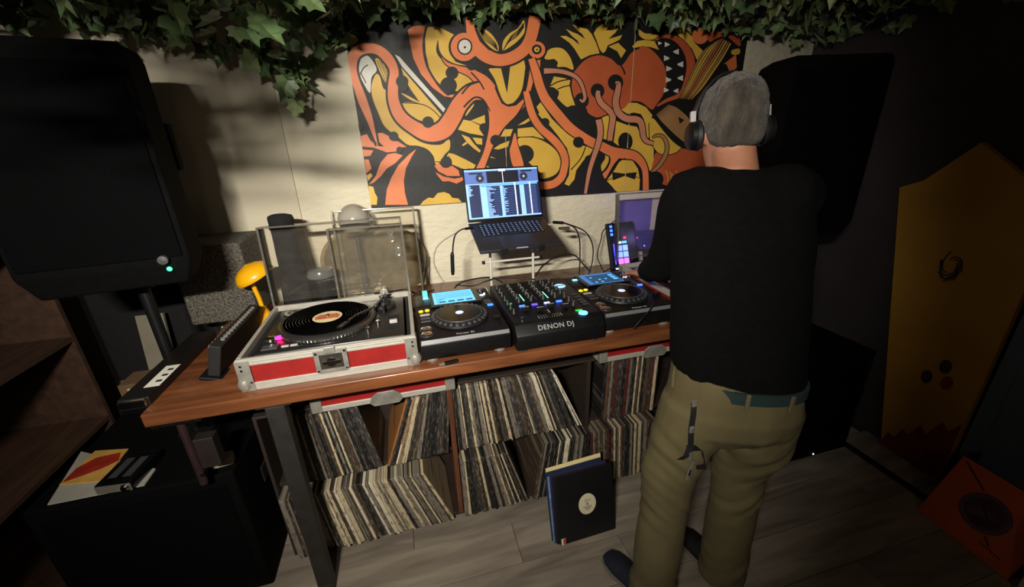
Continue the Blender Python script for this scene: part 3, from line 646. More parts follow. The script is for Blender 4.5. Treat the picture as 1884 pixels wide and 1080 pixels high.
PLATTER = mat('platter_alloy', (120, 118, 114), .3, metal=.9, var=.15)
VINYL = mat('vinyl', (12, 12, 13), .28, var=.2, scale=3, bump=.02)
def grooves(c, r0, r1, n, z):
    b = B()
    for i in range(n):
        r = r0+(r1-r0)*i/(n-1); lathe(b, [(r, z), (r+.0009, z+.0006), (r+.0018, z), (r+.0009, z-.0004), (r, z)], c, 48)
    return b
def turntable(name, label, loc, W=.46, D=.37):
    """origin at the plinth's front-left lower corner"""
    t = thing(name, label, 'turntable', loc)
    H = .075
    part('plinth', bx(B(), 0, W, 0, D, .012, H), mat('plinth_black', (30, 29, 29), .32, var=.2, scale=20), t, bev=.006, seg=3, smooth=True)
    for X in (.05, W-.05):
        for Y in (.05, D-.05): part('foot', lathe(B(), [(0, 0), (.022, 0), (.024, .004), (.022, .012), (0, .012)], (X, Y, 0), 16), RUBBER, t)
    C0 = (.195, .188)
    b = lathe(B(), [(0, 0), (.160, 0), (.166, .003), (.166, .012), (.161, .016), (.152, .018), (0, .018)], (C0[0], C0[1], H), 64); pl = part('platter', b, PLATTER, t, smooth=True)
    b = B()
    for k in range(90):
        a = 2*pi*k/90
        for zz in (.0045, .0085): lathe(b, [(0, .0), (.0016, .0003), (0, .0012)], (C0[0]+.1661*cos(a), C0[1]+.1661*sin(a), H+zz), 6, Matrix.Rotation(a, 3, 'Z') @ Matrix.Rotation(pi/2, 3, 'Y'))
    tag(part('strobe_dots', b, CHROME, pl), kind='stuff')
    part('slipmat', lathe(B(), [(0, 0), (.150, 0), (.150, .0018), (0, .0018)], (C0[0], C0[1], H+.0182), 48), mat('felt', (26, 25, 26), .95, var=.3, scale=80), t)
    part('spindle', lathe(B(), [(0, 0), (.0036, 0), (.0036, .014), (.002, .017), (0, .0172)], (C0[0], C0[1], H+.019), 12), CHROME, t, smooth=True)
    # tonearm
    P = V((.388, .278, H))
    ta = part('tonearm_base', lathe(B(), [(0, 0), (.043, 0), (.045, .006), (.04, .014), (.026, .016), (.026, .026), (.018, .03), (0, .03)], P, 32), mat('arm_base', (64, 63, 62), .35, metal=.7, var=.15), t, smooth=True)
    part('gimbal', box(box(B(), P+V((0, 0, .036)), (.03, .012, .022)), P+V((.0, .0, .03)), (.012, .036, .012)), BLK, t, bev=.002)
    arm = B(); tube(arm, [P+V((.0, .04, .042)), P+V((0, 0, .042)), P+V((-.022, -.06, .04)), P+V((-.046, -.11, .038)), P+V((-.088, -.142, .034)), P+V((-.112, -.178, .031))], .0045, 10); ar = part('tonearm', arm, CHROME, t, smooth=True)
    hs = B(); R0 = Matrix.Rotation(RAD(-30), 3, 'Z')
    box(hs, P+V((-.126, -.2, .029)), (.02, .05, .007), R0); box(hs, P+V((-.128, -.204, .022)), (.014, .026, .012), R0); part('headshell', hs, BLK, ar, bev=.0015)
    part('cartridge', box(B(), P+V((-.128, -.206, .0165)), (.012, .022, .004), R0), mat('cartridge_white', (210, 190, 160), .5, var=.1), ar)
    part('counterweight', cyl(B(), P+V((.002, .045, .042)), P+V((.006, .085, .042)), .016), STEEL, ar, bev=.002)
    part('arm_rest', box(B(), P+V((.0, -.075, .02)), (.01, .01, .034)), BLK, t, bev=.0015)
    # controls
    part('pitch_plate', bx(B(), .405, .442, .045, .175, H, H+.0012), BLK2, t); part('pitch_fader', bx(B(), .41, .437, .098, .112, H+.0015, H+.014), LGREY, t, bev=.002)
    st = part('start_button', bx(B(), .018, .066, .02, .052, H, H+.004), DGREY, t, bev=.002)
    part('speed_button', bx(B(), .076, .098, .026, .036, H, H+.004), LGREY, t, bev=.001); part('speed_button', bx(B(), .102, .124, .026, .036, H, H+.004), LGREY, t, bev=.001)
    sh_ = part('strobe_housing', lathe(B(), [(0, 0), (.017, 0), (.016, .017), (.012, .02), (0, .02)], (.035, .078, H), 20), CHROME, t, smooth=True)
    part('strobe_lamp', bx(B(), .05, .064, .082, .094, H+.004, H+.014), glow('strobe_pink', (255, 20, 110), 9), t, label='glowing magenta strobe lamp')
    part('target_lamp', lathe(B(), [(0, 0), (.008, 0), (.007, .018), (0, .02)], (.34, .055, H), 14), CHROME, t, smooth=True)
    part('adapter_well', lathe(B(), [(0, 0), (.028, 0), (.027, .002), (.008, .003), (0, .001)], (.04, D-.045, H), 24), CHROME, t, smooth=True)
    part('knob', lathe(B(), [(0, 0), (.009, 0), (.008, .012), (0, .013)], (.37, .115, H), 14), CHROME, t, smooth=True)
    return t, V((loc[0]+C0[0], loc[1]+C0[1], loc[2]+H+.0202))
fx, fy = .252, .04
flight_base('flight_case', 'open red flight case with silver edging and butterfly latch at the left of the table', (fx, fy, HT))
tt, tc_ = turntable('turntable', 'black turntable with magenta strobe light sitting in the left flight case', (fx+.032, fy+.045, HT+.022))
def vinyl(c, label, lc):
    o = thing('vinyl_record', label, 'record', c)
    part('disc', lathe(B(), [(0, 0), (.148, 0), (.151, .001), (.148, .002), (0, .002)], (0, 0, 0), 64), VINYL, o, smooth=True)
    g = part('grooves', grooves((0, 0, 0), .062, .144, 9, .0021), VINYL, o, smooth=True)
    l = part('centre_label', lathe(B(), [(0, 0), (.05, 0), (.05, .0005), (0, .0005)], (0, 0, .0021), 40), mat('label_cream_'+str(lc[0]), (218, 196, 150), .6, var=.08), o, label='cream centre label with rust print')
    b = B(); prism(b, [V((x, y, .0027)) for x, y in ((-.038, -.02), (.038, -.02), (.042, .004), (.03, .022), (-.03, .022), (-.042, .004))], (0, 0, .0003)); part('print_block', b, mat('label_rust_'+str(lc[0]), lc, .6, var=.25, scale=60), l)
    return o
vinyl(tc_, 'black vinyl record with cream and rust label on the left turntable', (178, 96, 62))
flight_base('flight_case', 'red flight case mostly hidden behind the person at the right of the table', (1.785, .07, HT))
t2, c2 = turntable('turntable', 'black turntable partly hidden behind the person at the right end of the table', (1.817, .115, HT+.022))
vinyl(c2, 'black vinyl record on the turntable behind the person', (150, 60, 60))

# ------------------------------------------------------------------ media players and mixer
SCR = glow('player_screen', (96, 178, 226), .9); SCRD = glow('screen_dark_line', (30, 84, 128), .35); SCRDIM = glow('player_screen_dim', (70, 120, 190), .55)
AMB = glow('amber_led', (255, 176, 20), 2.6); BLUE = glow('blue_led', (40, 90, 255), 3.5); LILAC = glow('lilac_led', (150, 165, 255), 1.6); TEAL = glow('teal_led', (80, 200, 190), .8)
WLED = glow('white_led', (225, 235, 255), 2.2); GRN = glow('green_led', (120, 255, 210), 1.6); REDL = glow('red_led', (255, 40, 60), 2.5)
JOG = mat('jog_plastic', (30, 30, 32), .35, var=.2, scale=20)
def player(label, loc, bright, grp='media players'):
    """origin front-left lower corner"""
    W, D, H = .306, .425, .088
    p = thing('media_player', label, 'media player', loc, (0, 0, 0), grp)
    b = B(); prism(b, [V((0, y, z)) for y, z in ((.006, .016), (0, .03), (0, H-.016), (.012, H), (D-.13, H), (D-.12, H+.003), (D, H+.004), (D, .016))], (W, 0, 0)); part('body', b, BLK, p, bev=.003, seg=2, smooth=True)
    part('front_strip', box(B(), (W/2, .0045, H-.0075), (W-.008, .0012, .014), Matrix.Rotation(RAD(-37), 3, 'X')), mat('grey_strip', (120, 120, 122), .45, metal=.4, var=.1), p)
    for X in (.035, W-.035):
        for Y in (.035, D-.04): part('foot', lathe(B(), [(0, 0), (.02, 0), (.022, .004), (.022, .011), (.017, .018), (0, .018)], (X, Y, 0), 20), STEEL if Y < .1 else RUBBER, p, smooth=True)
    C = V((.153, .158, H))
    jb = part('jog_wheel', lathe(B(), [(0, 0), (.103, 0), (.106, .003), (.104, .011), (.09, .017), (.084, .018), (0, .018)], C, 56), JOG, p, smooth=True)
    b = B()
    for k in range(28):
        a = 2*pi*k/28; lathe(b, [(0, .003), (.005, .0022), (.0075, .0004), (.0075, -.002), (0, -.002)], C+V((.097*cos(a), .097*sin(a), .0148)), 8, Matrix.Rotation(a, 3, 'Z') @ Matrix.Rotation(RAD(24), 3, 'Y'))
    tag(part('grip_dimples', b, DGREY, jb, smooth=True), kind='stuff')
    part('jog_ring', lathe(B(), [(.078, .018), (.079, .0205), (.083, .0205), (.084, .018), (.078, .018)], C, 56), DGREY, jb, smooth=True)
    part('jog_plate', lathe(B(), [(0, .0182), (.0775, .0182), (.0775, .0192), (0, .0192)], C, 48), GLOSSBLK, jb, smooth=True)
    part('jog_display', lathe(B(), [(0, .0194), (.0145, .0194), (.0145, .0202), (0, .0202)], C, 24), LILAC, jb, label='lilac lit jog display')
    # screen unit
    bz = part('screen_bezel', bx(B(), .055, .262, .268, .418, H+.003, H+.012), GLOSSBLK, p, bev=.003)
    sx0, sx1, sy0, sy1 = .072, .236, .28, .41; zt = H+.0122
    sc = part('screen', bx(B(), sx0, sx1, sy0, sy1, zt, zt+.0008), SCR if bright else SCRDIM, bz)
    b = B(); zt += .0009
    if bright:
        bx(b, sx0+.014, sx0+.0155, sy0, sy1, zt, zt+.0003)
        for i, yy in enumerate((.39, .372, .36, .348, .336)): bx(b, sx0+.02, sx1-.008, yy, yy+.0018, zt, zt+.0003)
        for i in range(4): bx(b, sx0+.02+i*.036, sx0+.046+i*.036, .29, .304, zt, zt+.0003)
        for i in range(3): bx(b, sx0+.02, sx0+.03+i*.01, .315+i*.006, .3175+i*.006, zt, zt+.0003)
    else:
        bx(b, sx0+.022, sx1-.006, sy0+.004, sy1-.02, zt, zt+.0003)
    part('screen_graphics', b, SCRD, sc)
    if not bright:
        b = B()
        for i, j in ((0, 0), (1, 1), (0, 2), (1, 0), (2, 1)): lathe(b, [(0, 0), (.006, 0), (.006, .0003), (0, .0003)], (sx0+.04+i*.03, sy0+.02+j*.03, zt+.0004), 12)
        for i in range(3): bx(b, sx1-.032, sx1-.012, sy0+.03+i*.026, sy0+.048+i*.026, zt+.0004, zt+.0007)
        part('screen_icons', b, SCR, sc)
    part('amber_button', lathe(B(), [(0, 0), (.0085, 0), (.0085, .003), (0, .004)], (.017, .255, H), 16), AMB, p); part('amber_button', lathe(B(), [(0, 0), (.0085, 0), (.0085, .003), (0, .004)], (.041, .258, H), 16), AMB, p)
    for i, yy in enumerate((.21, .178, .15)):
        part('button', bx(B(), .012, .048, yy, yy+.014, H, H+.004), DGREY if i else LGREY, p, bev=.0015)
    for yy, nm in ((.09, 'cue_button'), (.047, 'play_button')):
        k = part(nm, lathe(B(), [(0, 0), (.0185, 0), (.018, .005), (.014, .0065), (0, .006)], (.026, yy, H), 24), CHROME, p, smooth=True); part('button_ring', lathe(B(), [(.019, 0), (.0195, .003), (.022, .002), (.022, 0), (.019, 0)], (.026, yy, H), 24), DGREY, k)
    part('browse_ring', lathe(B(), [(0, .004), (.017, .004), (.017, .006), (0, .006)], (.272, .352, H+.001), 24), WLED, p); part('browse_knob', lathe(B(), [(0, 0), (.0105, 0), (.0095, .016), (.006, .018), (0, .018)], (.272, .352, H+.0075), 20), CHROME, p, smooth=True)
    if bright: part('usb_stick', bx(B(), .033, .053, .385, .41, H+.006, H+.03), TEAL, p, bev=.002)
    part('usb_light', bx(B(), .033, .053, .372, .3845, H+.004, H+.008), glow('cyan_led', (110, 200, 255), 2), p)
    part('tempo_slot', bx(B(), .2805, .2855, .05, .225, H, H+.0008), GLOSSBLK, p); part('tempo_fader', bx(B(), .27, .296, .1, .116, H+.001, H+.013), BLK, p, bev=.002)
    part('blue_button', bx(B(), .274, .296, .228, .238, H+.0005, H+.005), BLUE, p)
    for i in range(3): part('button', bx(B(), .268, .296, .252+i*.018, .262+i*.018, H, H+.003), DGREY, p, bev=.001)
    lettering('Pioneer DJ', .0135, mat('silver_print', (190, 190, 190), .4, metal=.3), p, Matrix.Translation((W/2, .0225, H+.0006)), spacing=1.05)
    return p
player('black media player with a bright blue screen beside the red flight case', (.79, .025, HT), True)
player('black media player with a dim blue screen under the person\'s hand', (1.457, .03, HT), False)

mx = thing('dj_mixer', 'black four-channel mixer with rows of knobs between the two media players', 'mixer', (1.111, .0, HT))
W, D, H = .331, .435, .1
b = B(); prism(b, [V((0, y, z)) for y, z in ((.012, .008), (0, .014), (0, H-.034), (.03, H-.004), (.04, H), (D, H+.004), (D, .008))], (W, 0, 0)); part('body', b, BLK, mx, bev=.003, smooth=True)
for X in (.03, W-.03):
    for Y in (.03, D-.03): part('foot', lathe(B(), [(0, 0), (.018, 0), (.018, .009), (0, .009)], (X, Y, 0), 14), RUBBER, mx)
lettering('DENON DJ', .026, mat('silver_letters', (205, 205, 205), .35, metal=.4), mx, Matrix.Translation((.147, .0135, H-.0185)) @ Matrix.Rotation(RAD(45), 4, 'X'), spacing=1.08)
KN = mat('knob_black', (24, 24, 25), .5, var=.2); KT = mat('knob_tick', (210, 205, 195), .5)
kb = mesh_of('knob', lathe(B(), [(0, 0), (.0095, 0), (.0095, .003), (.0075, .005), (.0065, .017), (.005, .019), (0, .019)], (0, 0, 0), 12), smooth=True)
tk = mesh_of('pointer', bx(B(), -.0009, .0009, .001, .008, .0188, .0198))
def knob(x, y, s=1, a=0):
    o = add('knob', kb, KN, mx, loc=(x, y, H+.002), rot=(0, 0, a)); o.scale = (s, s, s); add('pointer', tk, KT, o)
for i in range(4):
    X = .07+i*.05
    for j in range(6): knob(X, D-.04-j*.036, 1 if j else .8, rnd.uniform(-1.2, 1.2))
    part('cue_key', bx(B(), X-.011, X+.011, .168, .178, H+.002, H+.006), BLUE if i in (0, 3) else LILAC if i != 1 else glow('violet_led', (80, 60, 255), 2), mx)
    part('fader_slot', bx(B(), X-.002, X+.002, .085, .158, H+.001, H+.0022), GLOSSBLK, mx); fc = part('fader_cap', bx(B(), X-.013, X+.013, .12-(i % 2)*.02, .138-(i % 2)*.02, H+.003, H+.018), BLK, mx, bev=.002)
    part('cap_line', bx(B(), X-.013, X+.013, .1285-(i % 2)*.02, .1298-(i % 2)*.02, H+.0181, H+.0187), KT, fc)
    m_ = B()
    for j in range(9): bx(m_, X+.022, X+.026, .225+j*.008, .231+j*.008, H+.0015, H+.0028)
    part('level_meter', m_, GRN if i in (0, 2) else DGREY, mx)
for X in (.022, W-.075):
    for j in range(7): knob(X, D-.05-j*.045, .9, rnd.uniform(-1, 1))
part('crossfader_slot', bx(B(), .105, .175, .058, .064, H+.0012, H+.0024), GLOSSBLK, mx); cf = part('crossfader_cap', bx(B(), .128, .144, .048, .074, H+.003, H+.02), BLK, mx, bev=.002); part('cap_line', bx(B(), .135, .137, .048, .074, H+.0202, H+.0208), KT, cf)
b = B()
for i in range(10): bx(b, .098+i*.0095, .1+i*.0095, .05, .072, H+.0012, H+.0018)
tag(part('crossfader_scale', b, LGREY, mx), kind='stuff')
dp = part('display', lathe(B(), [(0, 0), (.024, 0), (.024, .002), (0, .002)], (.288, .335, H+.002), 28), glow('mixer_display', (150, 190, 255), 1.1), mx); part('display_bar', bx(B(), .266, .31, .333, .339, H+.0042, H+.0048), GLOSSBLK, dp)
part('effect_button', lathe(B(), [(0, 0), (.0165, 0), (.0165, .004), (.013, .005), (0, .005)], (.262, .042, H+.001), 24), glow('effect_blue', (90, 190, 255), 2.4), mx, label='round glowing blue button')
part('effect_key', bx(B(), .245, .27, .066, .074, H+.001, H+.004), glow('green_key', (50, 180, 60), .8), mx); part('green_key', bx(B(), .018, .04, .21, .218, H+.001, H+.004), glow('green_key2', (30, 160, 90), .7), mx)
for y_ in (.11, .135, .16, .19, .22): part('button', bx(B(), .295, .318, y_, y_+.012, H+.001, H+.005), DGREY, mx, bev=.001)
part('headphone_jack', cyl(B(), (.035, .055, H), (.035, .055, H+.012), .007), CHROME, mx)
# ------------------------------------------------------------------ clear covers and clutter behind the left turntable
CLR = clear_plastic('clear_acrylic', (253, 252, 250), .02, .06, .035)
CLR2 = clear_plastic('scratched_acrylic', (252, 251, 248), .03, .08, .05)
CLRE = clear_plastic('acrylic_edge', (226, 224, 219), .3, .12, .22)
def cover(label, loc, W, Hh, D, tilt, m=CLR, rotz=0, embossed=True):
    """dust cover standing on its rear edge: open box, front sheet facing the room"""
    c = thing('dust_cover', label, 'dust cover', loc, (tilt, 0, rotz), 'clear dust covers')
    t = .003
    part('sheet', bx(B(), 0, W, D-t, D, 0, Hh), m, c)
    part('side_wall', bx(B(), 0, t, 0, D-t, 0, Hh), m, c); part('side_wall', bx(B(), W-t, W, 0, D-t, 0, Hh), m, c)
    part('top_wall', bx(B(), t, W-t, 0, D-t, Hh-t, Hh), m, c)
    for nm, a in (('rim', (-.002, .006, -.003, .004, 0, Hh+.002)), ('rim', (W-.006, W+.002, -.003, .004, 0, Hh+.002)), ('rim', (.006, W-.006, -.003, .004, Hh-.005, Hh+.002))):
        part(nm, bx(B(), *a), CLRE, c, bev=.0015)
    for a in ((0, .004, D-.004, D+.001, 0, Hh), (W-.004, W, D-.004, D+.001, 0, Hh), (.004, W-.004, D-.004, D+.001, Hh-.004, Hh)):
        part('moulded_edge', bx(B(), *a), CLRE, c)
    if embossed:
        for X, Z in ((W-.05, Hh-.06), (W-.03, Hh-.12)):
            part('hinge_boss', lathe(B(), [(.009, 0), (.011, .006), (.015, .007), (.016, 0), (.009, 0)], (X, D-.004, Z), 20, Matrix.Rotation(pi/2, 3, 'X')), CLRE, c, smooth=True)
    return c
cover('clear hinged dust cover standing wide open behind the left turntable', (.243, .5, HT+.098), .53, .315, .075, RAD(-5))
cover('smaller clear dust cover resting inside the wide one behind the left turntable', (.492, .475, HT+.1), .283, .292, .05, RAD(-4), CLR2)
cover('tall clear plastic cover propped against the wall under the painting', (.475, .70, HT+.001), .36, .425, .06, RAD(-10), CLR2, 0, False)
def ring_disc(label, c, r, m, tilt, hole=.008):
    o = thing('clear_disc', label, 'disc', c, (tilt, 0, 0), 'clear discs behind the covers')
    part('disc', lathe(B(), [(hole, 0), (r, 0), (r+.001, .001), (r, .002), (hole, .002), (hole, 0)], (0, .0, r), 64, Matrix.Rotation(pi/2, 3, 'X')), m, o)
    part('rim', lathe(B(), [(r-.003, -.001), (r+.002, -.001), (r+.002, .003), (r-.003, .003), (r-.003, -.001)], (0, 0, r), 64, Matrix.Rotation(pi/2, 3, 'X')), CLRE, o)
    part('label_ring', lathe(B(), [(.02, -.0005), (.05, -.0005), (.05, .0025), (.02, .0025), (.02, -.0005)], (0, 0, r), 40, Matrix.Rotation(pi/2, 3, 'X')), CLRE, o)
    return o
AMBC = clear_plastic('amber_clear', (244, 238, 224), .05, .1, .12)
ring_disc('large clear disc leaning behind the dust covers, nearest the media player', (.715, .83, HT+.002), .155, AMBC, RAD(-8))
ring_disc('large clear disc leaning behind the dust covers below the glass globe', (.52, .86, HT+.002), .15, AMBC, RAD(-6))
# glass globe on a small stand
gl = thing('globe_lamp', 'smoky glass globe standing behind the tall clear cover', 'globe', (.565, .8, HT))
part('base', lathe(B(), [(0, 0), (.045, 0), (.045, .012), (.012, .02), (.01, .3), (.022, .312), (0, .312)], (0, 0, 0), 24), DGREY, gl, smooth=True)
part('globe', lathe(B(), [(0, 0)]+[(.072*sin(a*pi/16), .072-.072*cos(a*pi/16)) for a in range(1, 16)]+[(0, .144)], (0, 0, .3), 32), mat('smoky_glass', (150, 144, 132), .12, var=.1, coat=.6), gl, smooth=True)
# black cloth roll, canister
br = thing('cloth_bag', 'tall black cloth bag rolled upright behind the dust cover', 'bag', (.29, .68, HT))
b = B(); n = 10
rr = []
for i, (r, z, dx) in enumerate(((.062, 0, .0), (.066, .04, 0), (.06, .13, .002), (.05, .2, .006), (.047, .28, .004), (.044, .35, .002), (.046, .4, 0), (.05, .415, 0), (.046, .43, 0), (.03, .436, 0))):
    rr.append([V((dx+r*(1+.07*sin(3*t+i))*cos(t), r*.8*(1+.06*cos(4*t+i*2))*sin(t), z)) for t in [2*pi*k/20 for k in range(20)]])
part('bag_body', rings(b, rr), mat('black_cloth', (15, 15, 17), .95, var=.35, scale=25, bump=.4, bscale=40), br, smooth=True, ang=2)
part('tie_band', lathe(B(), [(.046, 0), (.05, .004), (.05, .018), (.046, .022), (.046, 0)], (.002, 0, .375), 20), BLK2, br)
cn = thing('canister', 'squat black canister with a smoky lid behind the dust cover', 'canister', (.405, .66, HT))
part('can_body', lathe(B(), [(0, 0), (.055, 0), (.057, .01), (.056, .16), (0, .16)], (0, 0, 0), 32), BLK, cn, smooth=True); part('smoky_lid', lathe(B(), [(0, .161), (.056, .161), (.058, .17), (.05, .19), (.02, .197), (0, .198)], (0, 0, 0), 32), mat('smoky_lid', (92, 92, 94), .2, var=.2), cn, smooth=True)

# ------------------------------------------------------------------ laptop on its stand
LAP = mat('space_grey_laptop', (62, 62, 66), .4, metal=.6, var=.1, scale=20)
LW, LD = .356, .245
hz = V((1.239, .6, 1.268)); fr_ = V((1.262, .362, 1.196))   # hinge centre and front-edge centre
ex = V((.995, .02, 0)).normalized(); ed = (fr_-hz); ed = (ed-ex*ed.dot(ex)).normalized(); en = ex.cross(-ed).normalized()
if en.z < 0: en = -en
lap = thing('laptop', 'dark laptop with a lit track list on its screen, raised on a stand', 'laptop', hz)
def lb_(bm, u0, u1, d0, d1, n0, n1, o=hz, ax=None):
    ax = ax or (ex, ed, en); vs = []
    for u in (u0, u1):
        for d in (d0, d1):
            for nn in (n0, n1): vs.append(bm.verts.new(o+ax[0]*u+ax[1]*d+ax[2]*nn))
    for f in ((0, 1, 3, 2), (4, 6, 7, 5), (0, 4, 5, 1), (2, 3, 7, 6), (0, 2, 6, 4), (1, 5, 7, 3)): bm.faces.new([vs[i] for i in f])
    return bm
part('base', lb_(B(), -LW/2, LW/2, 0, LD, -.008, .006), LAP, lap, world=True, bev=.003, seg=3, smooth=True)
kbd = part('keyboard_well', lb_(B(), -.142, .142, .025, .128, .0058, .0068), BLK2, lap, world=True)
kg = glow('key_glow', (140, 160, 215), .35); kc = mat('key_cap', (14, 14, 16), .5, var=.2)
km = mesh_of('key', box(B(), (0, 0, 0), (.0165, .0155, .002)), bev=.0012, seg=1); lg = mesh_of('key_legend', box(B(), (0, 0, .0012), (.005, .005, .0004)))
Mk = Matrix((ex, -ed, en)).transposed().to_4x4()
for j in range(6):
    n_ = 14 if j else 14
    for i in range(n_):
        if j == 5 and 4 <= i <= 8:
            if i != 6: continue
        o = add('key', km, kc, lap); p_ = hz+ex*(-.1315+i*.0203)+ed*(.034+j*.0172)+en*.0078
        M_ = mw(lap).inverted() @ Matrix.Translation(p_) @ Mk
        if j == 5 and i == 6: M_ = M_ @ Matrix.Diagonal((5.6, 1, 1, 1))
        o.matrix_local = M_
        if not (j == 5 and i == 6): add('key_legend', lg, kg, o)
part('trackpad', lb_(B(), -.078, .078, .138, .236, .006, .0065), mat('trackpad', (56, 56, 60), .3, metal=.5, var=.08), lap, world=True)
part('lid_notch', lb_(B(), -.025, .025, LD-.004, LD+.0006, .004, .0064), LGREY, lap, world=True)
# screen lid, tilted slightly back
sv = V((-.012, .075, .245)).normalized(); sv = (sv-ex*sv.dot(ex)).normalized(); sn = ex.cross(sv).normalized()
if sn.y > 0: sn = -sn
so = hz+en*.008
SA = (ex, sv, sn)
lid = part('screen_lid', lb_(B(), -LW/2, LW/2, .002, .238, -.006, 0, so, SA), mat('laptop_bezel', (12, 12, 14), .3, var=.2), lap, world=True, bev=.002)
scn = part('screen', lb_(B(), -.171, .171, .014, .231, .0001, .0007, so, SA), glow('laptop_screen_base', (14, 26, 60), 1.0), lap, world=True, label='lit track-list screen')
UI = {k: B() for k in ('pale', 'slate', 'ink', 'sky', 'white')}
def ui(k, u0, u1, v0, v1, lay=1):   # u 0..1 left-right, v 0..1 top-down
    lb_(UI[k], -.171+.342*u0, -.171+.342*u1, .231-.217*v1, .231-.217*v0, .0007+lay*.0002, .00085+lay*.0002, so, SA)
ui('pale', 0, 1, 0, .035); ui('white', .46, .55, .0, .05, 2); ui('slate', 0, .29, .04, .28); ui('slate', .73, 1, .04, .28); ui('ink', .3, .505, .05, .27); ui('ink', .515, .72, .05, .27); ui('white', .506, .513, .04, .28, 2)
ui('ink', .06, .24, .06, .09, 2); ui('ink', .76, .92, .05, .08, 2); ui('pale', 0, 1, .285, .305); ui('sky', .2, .98, .31, .345)
ui('pale', .0, .03, .3, .98); ui('pale', .185, .21, .31, .97); ui('pale', .21, .27, .35, .97); ui('pale', .455, .49, .31, .97); ui('white', .655, .672, .3, .97, 2); ui('pale', .725, .79, .35, .97); ui('white', .865, .88, .3, .97, 2); ui('pale', .0, 1, .97, 1.0)
for i in range(26):
    v = .36+i*.0235
    ui('pale', .27, .27+rnd.uniform(.02, .13), v, v+.013, 2); ui('pale', .49, .49+rnd.uniform(.01, .07), v, v+.013, 2)
    ui('slate', .5 if i % 2 else .36, .64 if i % 2 else .45, v+.014, v+.02, 1); ui('slate', .8, .96, v+.014, v+.02, 1)
    if i < 10: ui('pale', .03, .04+rnd.uniform(.01, .05), .32+i*.022, .334+i*.022, 2)
for i in range(5): ui('white', rnd.uniform(.02, .25), rnd.uniform(.02, .25), .0, .0)
part('interface_pale', UI['pale'], glow('ui_pale', (122, 162, 236), 1.0), scn, world=True); part('interface_slate', UI['slate'], glow('ui_slate', (70, 92, 150), .8), scn, world=True)
part('interface_dark', UI['ink'], glow('ui_ink', (10, 12, 26), .5), scn, world=True); part('interface_sky', UI['sky'], glow('ui_sky', (90, 150, 220), .9), scn, world=True); part('interface_white', UI['white'], glow('ui_white', (205, 222, 255), 1.2), scn, world=True)
for u in (.2, .8):
    c = so+ex*(-.171+.342*u)+sv*(.231-.217*.175)+sn*.0011; M3 = Matrix((ex, sv, sn)).transposed()
    dk = part('deck_dial', lathe(B(), [(0, 0), (.019, 0), (.019, .0003), (0, .0003)], c, 28, M3), glow('ui_dial', (36, 40, 58), .6), lap, world=True); part('dial_hub', lathe(B(), [(0, .0004), (.004, .0004), (.004, .0007), (0, .0007)], c, 14, M3), glow('ui_white', (205, 222, 255), 1.2), dk, world=True)
# stand
ST = thing('laptop_stand', 'white tubular laptop stand with black clips on the table behind the mixer', 'stand', (1.27, .5, HT))
RODM = mat('white_rod', (196, 192, 184), .4, var=.05)
def rod(nm, a, c, r=.006, m=RODM): return part(nm, tube(B(), [a, c], r, 10, 1), m, ST, world=True, smooth=True)
rod('upright', (1.342, .53, HT+.006), (1.342, .53, 1.222)); rod('upright', (1.14, .53, HT+.006), (1.14, .53, 1.222))
cb = rod('crossbar', (1.115, .53, 1.105), (1.372, .53, 1.105), .005)
for X in (1.108, 1.379): part('end_cap', cyl(B(), (X-.006, .53, 1.105), (X+.006, .53, 1.105), .008, seg=12), BLK, cb, world=True)
rod('foot_rod', (1.342, .4, HT+.006), (1.342, .68, HT+.006)); rod('foot_rod', (1.14, .46, HT+.006), (1.14, .68, HT+.006))
for X in (1.16, 1.32):
    arm_ = rod('support_arm', hz+ex*(X-1.239)-en*.016+ed*.01, hz+ex*(X-1.239)-en*.016+ed*(LD-.005), .006)
    p = hz+ex*(X-1.239)+ed*(LD+.002)-en*.004
    part('clip', box(B(), p, (.03, .012, .026)), BLK, arm_, world=True, bev=.002)

# ------------------------------------------------------------------ pad controller and the cover beside it
pc = thing('pad_controller', 'slim black controller with glowing blue and violet pads propped up right of the laptop', 'controller', (1.862, .715, HT+.001), (RAD(-20), 0, RAD(3)))
Wc, Hc = .17, .265
part('body', bx(B(), 0, Wc, 0, .022, 0, Hc), BLK, pc, bev=.003, seg=2)
PADB = glow('pad_blue', (110, 140, 255), 2.2); PADV = glow('pad_violet', (190, 90, 255), 2.2)
for i in range(2):
    for j in range(3): part('pad', bx(B(), .045+i*.036, .076+i*.036, -.003, 0, .035+j*.036, .066+j*.036), PADV if j == 0 else PADB, pc, bev=.001, seg=1)
for j in range(3): part('blue_key', bx(B(), .014, .03, -.003, 0, .195+j*.022, .209+j*.022), BLUE, pc, bev=.001, seg=1)
part('touch_strip', bx(B(), .024, .03, -.002, 0, .035, .15), glow('strip_blue', (60, 60, 255), 2.5), pc)
part('white_key', bx(B(), .045, .074, -.003, 0, .148, .16), WLED, pc); part('cyan_key', bx(B(), .08, .108, -.003, 0, .148, .16), glow('cyan_key', (70, 190, 255), 2), pc); part('red_key', bx(B(), .092, .108, -.003, 0, .172, .184), REDL, pc)
part('lower_key', bx(B(), .022, .042, -.003, 0, .008, .02), WLED, pc)
part('display', bx(B(), .04, .1, -.0015, 0, .19, .25), glow('pc_display', (20, 20, 30), .4), pc)
part('support', bx(B(), .06, .1, .022, .11, 0, .012), BLK, pc)
VCLR = clear_plastic('violet_clear', (250, 248, 253), .04, .06, .05)
rc = cover('clear dust cover glowing violet behind the right turntable', (1.815, .59, HT+.1), .47, .335, .028, RAD(-6), VCLR)
